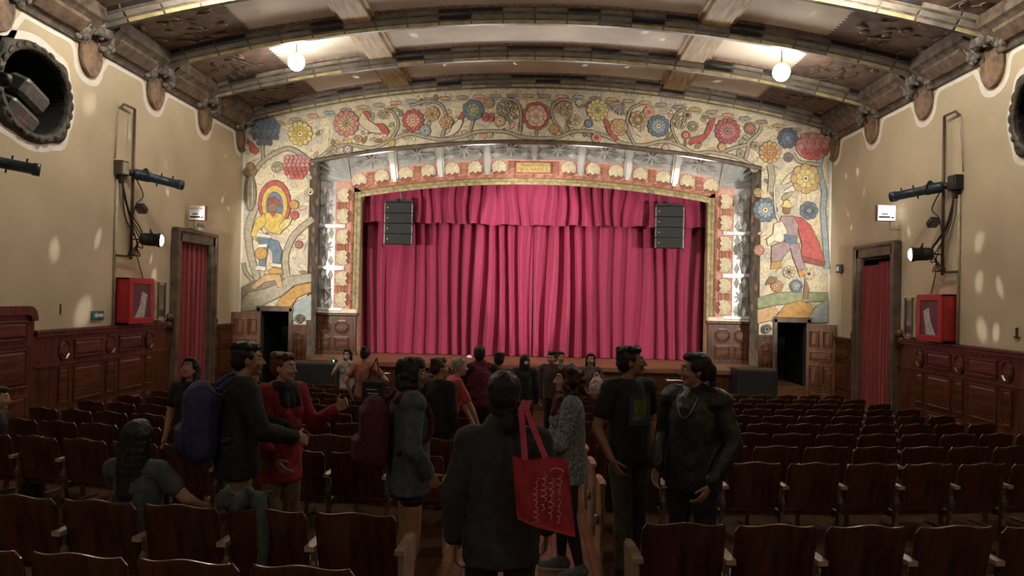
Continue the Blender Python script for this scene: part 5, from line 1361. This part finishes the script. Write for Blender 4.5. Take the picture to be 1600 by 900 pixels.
    for q in 'RL':
        if tl == 'long': arm(cb, q, e_*.62 + .004, 1.93)
        elif tl == 'short': arm(cb, q, e_*.7 + .004, .58)
        elif tl == 'none': pass
    if tl in ('long', 'short') : 
        if tm in ('c_leather', 'c_denim', 'c_tweed', 'c_charcoal'): cb.rcone(J['neck'] + V(.03*s, .0, .015*s), J['neck'] + V(-.03*s, .0, .015*s), .066*s, .066*s, 14)
    remesh_obj('jacket' if tl == 'long' else 'shirt', cb, tm, t, vox*1.35, .020 if tl == 'long' else .012, .09, .7)
    bm, bl = bottom; pb = MB(); pl = J['pel']
    pb.ball(pl + V(0, 0, .01), (.163*s + .008, .116*s + .008, .145*s), 16)
    for q in 'RL': leg(pb, q, .012*s if bl != 'tight' else .004, 1.93 if bl in ('long', 'tight') else .42, .018*s if bl == 'long' else 0)
    remesh_obj('trousers' if bl in ('long', 'tight') else 'shorts', pb, bm, t, vox*1.35, .016 if bl == 'long' else .006, .08, .7)
    for q, sx in (('R', 1), ('L', -1)):
        f0, f1 = J['a' + q], J['t' + q]; dv = (f1 - f0); dv.z = 0; dv = dv.normalized() if dv.length > 1e-4 else V(0, 1, 0); zb = min(f0.z - .085*s, f1.z - .03*s)
        sb = MB(); g = lambda a, zz_: V(f0.x, f0.y, zb) + dv*a*s + V(0, 0, zz_*s)
        sb.rcone(g(-.035, .06), g(.06, .06), .046*s, .044*s); sb.rcone(g(.06, .052), g(.165, .040), .044*s, .036*s); sb.rcone(g(0, .06), g(.0, .11), .046*s, .045*s)
        so = remesh_obj('shoe', sb, shoes, t, .010)
        ob = MB(); side = dv.cross(V(0, 0, 1)); pts = []
        for a_, w_ in ((-.085, .022), (-.06, .040), (.0, .042), (.08, .047), (.15, .046), (.19, .03), (.20, .0)): pts.append((a_, w_))
        pol = pts + [(a_, -w_) for a_, w_ in reversed(pts[:-1])]
        ob.prism(pol, lambda u, v_, d: tuple(V(f0.x, f0.y, zb + d) + dv*u*s + side*v_*s), .0, .024*s); ob.build('sole', 'c_sole' if shoes == 'c_shoe' else 'c_black', so)
    if scarf:
        sc = MB(); nk = J['neck']
        for q in range(14): a = 2*math.pi*q/14; a2 = 2*math.pi*(q+1)/14; sc.rcone(nk + V(.085*math.cos(a), .075*math.sin(a) + .015, .01*math.sin(3*a))*s, nk + V(.085*math.cos(a2), .075*math.sin(a2) + .015, .01*math.sin(3*a2))*s, .048*s, .048*s, 10)
        for q in range(3): sc.rcone(nk + V(-.05 + .05*q, .10, -.02)*s, nk + V(-.06 + .06*q, .13, -.13)*s, .04*s, .035*s)
        remesh_obj('scarf', sc, scarf, t, .013, .02, .06)
    return t, J, s
def at(px, Y): return on(px, 650, 1, Y).x
def world(t, J): 
    m = Matrix.Translation(t.location) @ Matrix.Rotation(t.rotation_euler.z, 4, 'Z'); return lambda v: m @ v
def backpack(t, J, s, m, label, w=.30, d=.17, h=.44, off=0):
    f = world(t, J); rz = t.rotation_euler.z; c = f(J['chest'] + V(off, -.155*s - d/2, -.10))
    k = thing('backpack', label, 'backpack', c - Vector((0, 0, h/2)), rz)
    b = MB(); b.box(-w/2, w/2, -d/2, d/2, 0, h, 0, .06); b.ball((0, 0, h - .06), (w*.46, d*.45, .10), 14); b.ball((0, -d*.2, h*.3), (w*.42, d*.5, h*.26), 14)
    remesh_obj('pack', b, m, k, .012, .025, .10, smooth_it=22)
    b = MB(); b.box(-w*.36, w*.36, -d/2 - .045, -d/2 + .03, .05, h*.5, 0, .03); b.build('pocket', m, k)
    for sx in (-1, 1):
        sh = J['sR' if sx > 0 else 'sL'] ; rel = lambda v: v - (J['chest'] + V(off, -.155*s - d/2, -.10)) + V(0, 0, h/2)
        pts = smooth_path([rel(V(sx*.10, -.14, sh.z + .01)), rel(V(sx*.11*s, -.02, sh.z + .085*s)), rel(V(sx*.125*s, .115*s, sh.z - .06)), rel(V(sx*.15*s, .10*s, sh.z - .24)), rel(V(sx*.14*s, -.12, sh.z - .34))], 6)
        b = MB(); b.tube(pts, .020, 6); b.build('strap', m, k, True)
    return k

# --- the group in the centre aisle
t1, J1, s1 = person('person in black jacket and trousers seen from behind, carrying a red tote bag', at(787, 3.75), 3.75, 4, 1.67, skin='mid', hair=('crop', 'black'), top=('c_charcoal', 'long'), bottom=('c_black', 'long'), hem=.76, bulk=.027, head_yaw=-8,
    pose=dict(eR=(.245, -.04, 1.12), wR=(.235, .06, .90), eL=(-.245, -.04, 1.10), wL=(-.235, .03, .86), sR=(.165, -.01, 1.355), sL=(-.165, -.01, 1.355)))
hb = MB()
hb.ball(J1['head'] + V(0, -.01, .03), (.086, .098, .098), 16); hb.ball(J1['head'] + V(0, -.05, -.06), (.07, .05, .06), 12); hb.ball(J1['neck'] + V(.03, -.085, .03), (.055, .045, .05), 12)
remesh_obj('hood_hat', hb, 'c_black', t1, .010, .01, .05)
# red tote on the right shoulder
c = on(842, 770, 1, 3.50); top_ = on(818, 640, 1, 3.60)
tb = thing('tote_bag', 'red cloth tote bag with white script hanging from a shoulder in the aisle', 'bag', (c.x, 3.50, c.z), math.radians(-8))
b = MB(); n = 14; front = []; w2, h2 = .128, .155
vs = []
for j in range(n + 1):
    for i in range(n + 1):
        u, v_ = -1 + 2*i/n, -1 + 2*j/n
        x_ = u*w2*(1 + .05*(1 - v_)/2) + .018*(1 - v_); z_ = v_*h2 - .05*u*(1 - .2*v_)*(.5) + .02*math.sin(2.5*u)*(v_ > .9)
        bul = .035*(1 - u*u)*(1 - (.5*(v_ + .25))**2) + .006*math.sin(5*u + 3*v_)
        vs.append((x_, -bul, z_))
vs2 = [(x_, -y_*.6 + .006, z_) for x_, y_, z_ in vs]; N = n + 1; fs = []
for j in range(n):
    for i in range(n): fs += [(j*N + i, j*N + i + 1, (j+1)*N + i + 1, (j+1)*N + i), (N*N + j*N + i, N*N + (j+1)*N + i, N*N + (j+1)*N + i + 1, N*N + j*N + i + 1)]
for j in range(n): 
    for i in (0, n): fs.append((j*N + i, (j+1)*N + i, N*N + (j+1)*N + i, N*N + j*N + i))
for i in range(n): fs.append((i, i + 1, N*N + i + 1, N*N + i))
b.add(vs + vs2, fs); b.build('bag_body', 'c_bag', tb, True)
for sx, dy in ((-.065, -.012), (.030, .012)):
    b = MB(); loc = Matrix.Rotation(math.radians(8), 4, 'Z') @ (top_ - Vector((c.x, 3.50, c.z))); p0 = V(sx, dy, h2*.95); p1 = V(loc.x + .012*(1 if sx > 0 else -1), loc.y, loc.z)
    pts = [p0.lerp(p1, k/6) for k in range(7)] + [p1 + V(.0, .10, .03), p1 + V(0, .16, -.03)]
    vs = []
    for p in pts: vs += [(p.x - .014, p.y, p.z), (p.x + .014, p.y, p.z), (p.x + .014, p.y + .004, p.z), (p.x - .014, p.y + .004, p.z)]
    b.ring([vs[4*k:4*k+4] for k in range(len(pts))]); b.build('strap', 'c_strap', tb)
b = MB(); R_ = random.Random(2)
for j in range(4):       # the white script printed across the bag runs downwards
    x0 = .095 - .034*j; z = .095 - .02*(j % 2); pts = []; ph = 0; am = .010
    z1 = -.125 + .025*(j % 3)
    while z > z1:
        ph += R_.uniform(.15, .60); am += R_.uniform(-.004, .004); am = max(.003, min(.014, am))
        pts.append(V(x0 + am*math.sin(ph), -.047 + abs(x0)*.10, z + .0045*math.cos(ph))); z -= .0016
        if R_.random() < .012 and len(pts) > 5: b.tube(pts, .0014, 4); pts = []; z -= .010
    if len(pts) > 3: b.tube(pts, .0014, 4)
b.tube([V(.085 + .028*math.cos(a/4), -.046, .11 + .016*math.sin(a/4)) for a in range(13)], .0032, 4)
tag(b.build('printed_script', 'white_print', tb), None)

t2, J2, s2 = person('woman with burgundy curls and scarf in grey tweed jacket, black leggings and sneakers', at(888, 6.05), 6.05, 96, 1.63, skin='light', hair=('curly', 'auburn'), top=('c_tweed', 'long'), bottom=('c_black', 'tight'), shoes='c_shoe', female=True, hem=.76, bulk=.034, scarf='c_burg',
    pose=dict(eR=(.22, .08, 1.10), wR=(.10, .27, 1.02), eL=(-.22, .08, 1.10), wL=(-.06, .27, 1.00), aR=(.10, .02, .085), tR=(.13, .19, .03), aL=(-.12, -.10, .085), tL=(-.17, .05, .03), kL=(-.11, -.01, .49)), head_pitch=-4)
t3, J3, s3 = person('man in black t-shirt with blue and green print and olive trousers, hand in pocket', at(983, 6.12), 6.12, -148, 1.79, skin='tan', hair=('short', 'dark'), top=('c_black', 'short'), bottom=('c_olive', 'long'), hem=.84, bulk=.022, head_yaw=50, head_pitch=-6,
    pose=dict(eL=(-.27, -.06, 1.12), wL=(-.20, .05, .90), eR=(.27, -.04, 1.10), wR=(.22, .08, .89), aR=(.13, .12, .085), tR=(.16, .28, .03), kR=(.12, .10, .49), aL=(-.13, -.12, .085), tL=(-.20, .03, .03), kL=(-.12, -.02, .49)))
def shirt_patch(J, s, e, x0, x1, z0, z1, off):
    ch = J['chest']; mid = J['pel'].lerp(ch, .5); b = MB(); n = 8; vs = []
    for j in range(n + 1):
        for i in range(n + 1):
            x = x0 + (x1 - x0)*i/n; z = ch.z + z0 + (z1 - z0)*j/n; ys = []
            for c, rx, ry, rz in ((ch, .155*s + e, .105*s + e, .20*s + e*.6), (mid, .135*s + e, .098*s + e, .19*s + e*.5), (ch, (.160*s + e)*.97, (.112*s + e)*.97, 99)):
                q = 1 - ((x - c.x)/rx)**2 - ((z - c.z)/rz)**2
                if q > 0: ys.append(c.y + ry*math.sqrt(q))
            vs.append((x, (max(ys) if ys else 0) + off, z))
    N = n + 1; b.add(vs, [(j*N + i, j*N + i + 1, (j+1)*N + i + 1, (j+1)*N + i) for j in range(n) for i in range(n)]); return b
o = shirt_patch(J3, s3, .022*s3, -.10, .10, -.14, .09, .007).build('shirt_print', 'print_blue', t3, True)
shirt_patch(J3, s3, .022*s3, -.055, .070, -.10, .065, .010).build('print_picture', 'print_green', o, True)
t4, J4, s4 = person('man with black ponytail in black leather jacket and thin necklace', at(1086, 5.45), 5.45, 140, 1.76, skin='mid', hair=('pony', 'black'), top=('c_leather', 'long'), bottom=('c_black', 'long'), hem=.78, bulk=.034,
    pose=dict(eR=(.27, -.05, 1.12), wR=(.23, .10, .90), eL=(-.27, -.02, 1.12), wL=(-.19, .14, .86)), head_yaw=-44)
nk = MB(); c0 = J4['neck']; pts = []
for k in range(17):
    a_ = math.pi*k/16; x_ = .075*math.cos(a_); z_ = c0.z - .01 - .15*math.sin(a_)**1.3
    q_ = 1 - (x_/(.155*s4 + .034))**2 - max(0, (z_ - J4['chest'].z)/(.20*s4 + .02))**2
    pts.append(V(x_, max(.055 + .02*math.sin(a_), (.105*s4 + .034)*math.sqrt(max(0, q_)) + .016), z_))
nk.tube(pts, .004, 5); nk.build('necklace', 'necklace', t4)
# --- the pair and others in the left part of the cross aisle
t5, J5, s5 = person('woman with dark bob in grey-blue denim jacket and black shorts', at(640, 5.45), 5.45, -68, 1.68, skin='mid', hair=('bob', 'black'), top=('c_denim', 'long'), bottom=('c_black', 'short'), female=True, hem=.74, bulk=.040, head_yaw=-18,
    pose=dict(eL=(-.27, -.08, 1.10), wL=(-.23, .0, .86), eR=(.26, -.04, 1.10), wR=(.2, .1, .9)))
backpack(t5, J5, s5, 'c_burg', 'dark burgundy backpack on the back of the woman in denim jacket', .30, .20, .48)
t6, J6, s6 = person('man with short black hair in black jacket and tan trousers reaching out an arm', at(372, 5.35), 5.35, -62, 1.77, skin='mid', hair=('short', 'black'), top=('c_black', 'long'), bottom=('c_tan', 'long'), hem=.80, bulk=.034, head_yaw=-6,
    pose=dict(lean=(0, .03), eL=(-.30, .13, 1.14), wL=(-.17, .38, 1.06), eR=(.26, .12, 1.13), wR=(.12, .36, 1.05), thL=(.5, .2, .8), thR=(-.5, .2, .8)), hands=(.5, .5))
backpack(t6, J6, s6, 'c_blue', 'blue backpack on the back of the man in black jacket', .34, .22, .52)
t7, J7, s7 = person('woman with red-brown hair, black scarf and red coat facing the man in black', at(440, 5.95), 5.95, -125, 1.68, skin='light', hair=('short', 'red'), top=('c_red', 'long'), bottom=('c_tan', 'long'), female=True, hem=.70, bulk=.028, scarf='c_black', head_yaw=22,
    pose=dict(eL=(-.25, .06, 1.12), wL=(-.30, .30, 1.26), eR=(.24, .02, 1.10), wR=(.20, .20, .92), thL=(0, 0, 1)))
person('woman with dark hair and black top standing behind the blue backpack', at(296, 7.45), 7.45, 172, 1.57, skin='light', hair=('long', 'black'), top=('c_black', 'short'), bottom=('c_black', 'long'), female=True, near=False, head_pitch=-20, pose=dict(eR=(.24, -.02, 1.10), wR=(.25, .04, .86)))
t9, J9, s9 = person('woman with long black hair in grey t-shirt sitting with her back to the camera', at(226, 4.80), 4.80, -6, 1.66, skin='light', hair=('long', 'black'), top=('c_grey', 'short'), bottom=('c_jeans', 'long'), female=True, sit=.43, bulk=.016, pose=dict(lean=(-.03, -.02), eR=(.28, .03, .80), wR=(.27, .27, .68), eL=(-.24, .1, .80), wL=(-.15, .3, .62)), head_yaw=10)
person('person sitting at the far left picture edge, only the face showing', -5.16, 7.30, -80, 1.66, skin='light', hair=('short', 'dark'), top=('c_black', 'long'), bottom=('c_black', 'long'), near=False, sit=.43, pose=dict(lean=(0, .06)))
# --- people nearer the stage
def far(label, px, Y, face, h, **k): return person(label, at(px, Y), Y, face, h, near=False, **k)
far('woman with long dark hair, face mask and pale grey top holding up her hair', 541, 14.78, 172, 1.55, skin='light', hair=('long', 'dark'), top=('c_lgrey', 'short'), bottom=('c_black', 'long'), female=True, mask=True, pose=dict(eR=(.30, .06, 1.16), wR=(.16, .13, 1.32), eL=(-.30, .06, 1.18), wL=(-.16, .12, 1.36), thR=(0, 0, 1), thL=(0, 0, 1)))
ta, Ja, sa = far('person with dark bun in rose top, hand on hip, seen from behind', 568, 12.52, -8, 1.62, skin='light', hair=('bun', 'dark'), top=('c_rose', 'short'), bottom=('c_black', 'long'), female=True, pose=dict(eR=(.42, -.06, 1.16), wR=(.22, .02, .98), eL=(-.30, -.06, 1.12), wL=(-.24, .0, .90)))
p = on(583, 612, 1, 12.22); tt = thing('tote_bag', 'black tote bag with white lettering on the person in rose top', 'bag', (p.x, 12.24, p.z - .19), math.radians(-12))
b = MB(); b.box(-.20, .20, -.05, .05, 0, .38, 0, .04); b.build('bag_body', 'c_black', tt)
for sx in (-1, 1): b = MB(); b.tube(smooth_path([(sx*.10, 0, .37), (sx*.06, .04, .55), (0, .10, .72)], 5), .012, 6); b.build('strap', 'c_black', tt, True)
b = MB()
for k in range(2): b.box(-.10 + .03*k, .08 + .03*k, -.053, -.05, .22 - .06*k, .235 - .06*k)
b.T = Matrix.Identity(4); b.build('lettering', 'white_print', tt)
far('brown-haired person in black top beside the woman in denim jacket', 684, 8.28, -30, 1.60, skin='mid', hair=('short', 'brown'), top=('c_black', 'long'), bottom=('c_black', 'long'), head_yaw=-30)
far('grey-haired person in coral shirt bending over a seat', 699, 9.32, -70, 1.60, skin='light', hair=('short', 'grey'), top=('c_coral', 'short'), bottom=('c_tan', 'long'), pose=dict(lean=(0, .10), eR=(.2, .28, 1.02), wR=(.14, .38, .80), eL=(-.2, .28, 1.02), wL=(-.14, .38, .80)))
far('man in burgundy vest with black sleeves seen from behind', 748, 10.34, 20, 1.72, skin='mid', hair=('crop', 'dark'), top=('c_black', 'long'), bottom=('c_black', 'long'), pose=dict(eL=(-.32, .02, 1.12), wL=(-.22, .18, .98)), head_yaw=-20, bulk=.03, wear=1)
far('dark-haired person behind the man in burgundy vest', 778, 11.3, -10, 1.62, skin='tan', hair=('short', 'dark'), top=('c_burg', 'long'), bottom=('c_black', 'long'))
tb2, Jb, sb_ = far('woman with long black hair and white clip in black clothes, seen from behind', 818, 12.5, 0, 1.57, skin='mid', hair=('long', 'black'), top=('c_black', 'long'), bottom=('c_charcoal', 'long'), female=True, bulk=.035)
b = MB(); b.ball(Jb['head'] + V(.03, -.125, -.02), (.035, .02, .035), 10); b.build('hair_clip', 'white_print', tb2, True)
far('man leaning forward in brown jacket in the aisle near the stage', 864, 13.1, 150, 1.64, skin='light', hair=('short', 'dark'), top=('c_brown', 'long'), bottom=('c_black', 'long'), pose=dict(lean=(0, .05)), bulk=.035)
far('person with brown hair standing just behind the man in brown', 874, 14.46, 200, 1.6, skin='light', hair=('short', 'brown'), top=('c_lgrey', 'long'), bottom=('c_black', 'long'))
tw, Jw, sw_ = far('smiling woman with long black hair in dark patterned clothes before the stage', 921, 13.46, 178, 1.60, skin='light', hair=('long', 'black'), top=('c_print', 'long'), bottom=('c_black', 'long'), female=True, pose=dict(eL=(-.24, .06, 1.10), wL=(-.18, .28, 1.02), eR=(.23, .05, 1.10), wR=(.06, .24, 1.0)))
p = on(932, 606, 1, 13.12); b = MB(); b.ball((0, 0, 0), (.13, .08, .20), 16); b.box(-.10, .10, -.05, .05, -.16, .14, 0, .04)
bg = thing('patterned_bag', 'white and pink patterned bag held by the smiling woman', 'bag', (p.x, 13.10, p.z - .2)); remesh_obj('bag_body', b, 'c_floral', bg, .014, .02, .06).location = (0, 0, .2)
b = MB(); b.tube(smooth_path([(-.06, 0, .36), (0, .06, .46), (.06, 0, .36)], 5), .010, 6); b.build('strap', 'c_floral', bg, True)
# burgundy vest over the black sleeves
for o in list(bpy.data.objects):
    if o.get('label') == 'man in burgundy vest with black sleeves seen from behind':
        v_ = MB(); s_ = 1.72/1.7
        v_.ball((0, 0, 1.26*s_), (.205, .155, .235), 16); v_.ball((0, 0, 1.08*s_), (.19, .15, .22), 16); v_.ball((0, 0, .95*s_), (.20, .155, .15), 16); v_.rcone((.10, -.01, 1.41*s_), (-.10, -.01, 1.41*s_), .085, .085); v_.rcone((.03, -.01, 1.46*s_), (-.03, -.01, 1.46*s_), .072, .072)
        remesh_obj('vest', v_, 'c_vest', o, .014, .02, .09)
# --- clothes left on a seat
p = on(388, 772, 1, 4.42); jx = thing('draped_jacket', 'grey-blue jacket draped over a seat back in front of the pair', 'jacket', (p.x, row_y(4.36, p.x) - .02, floor_z(4.4) + .47))
b = MB(); n = 16; vs = []
for i in range(n + 1):
    for j in range(n + 1):
        u = -1 + 2*i/n; v_ = j/n; a = (v_ - .45)*3.4
        if abs(a) < 1.2: y_ = .055*math.sin(a); z_ = .40 + .055*math.cos(a)
        else: y_ = math.copysign(.052, a) + math.copysign(.02*(abs(a) - 1.2), a); z_ = .42 - .22*(abs(a) - 1.2)
        vs.append((u*(.125 + .02*math.sin(5*v_)) + .02*math.sin(9*v_ + 2*u), y_ + (.022*math.sin(8*u + 6*v_) + .012*math.sin(17*u))*(1 if y_ > 0 else 1), z_ + .018*math.sin(6*u + 1)))
N = n + 1; b.add(vs, [(i*N + j, (i+1)*N + j, (i+1)*N + j + 1, i*N + j + 1) for i in range(n) for j in range(n)]); o = b.build('cloth', 'c_grey', jx, True)
sd = o.modifiers.new('t', 'SOLIDIFY'); sd.thickness = .014; PENDING.append(o)
b = MB(); b.tube(smooth_path([(.10, -.06, .44), (.125, -.085, .30), (.13, -.08, .14), (.12, -.075, .04)], 6), [.034]*13 + [.03]*6, 10); b.build('sleeve', 'c_grey', jx, True)
# ---- turn all modifier stacks into plain meshes
dg = bpy.context.evaluated_depsgraph_get()
new = [(o, bpy.data.meshes.new_from_object(o.evaluated_get(dg))) for o in PENDING]
for o, me in new:
    o.modifiers.clear(); o.data = me
    me.polygons.foreach_set('use_smooth', [True]*len(me.polygons))
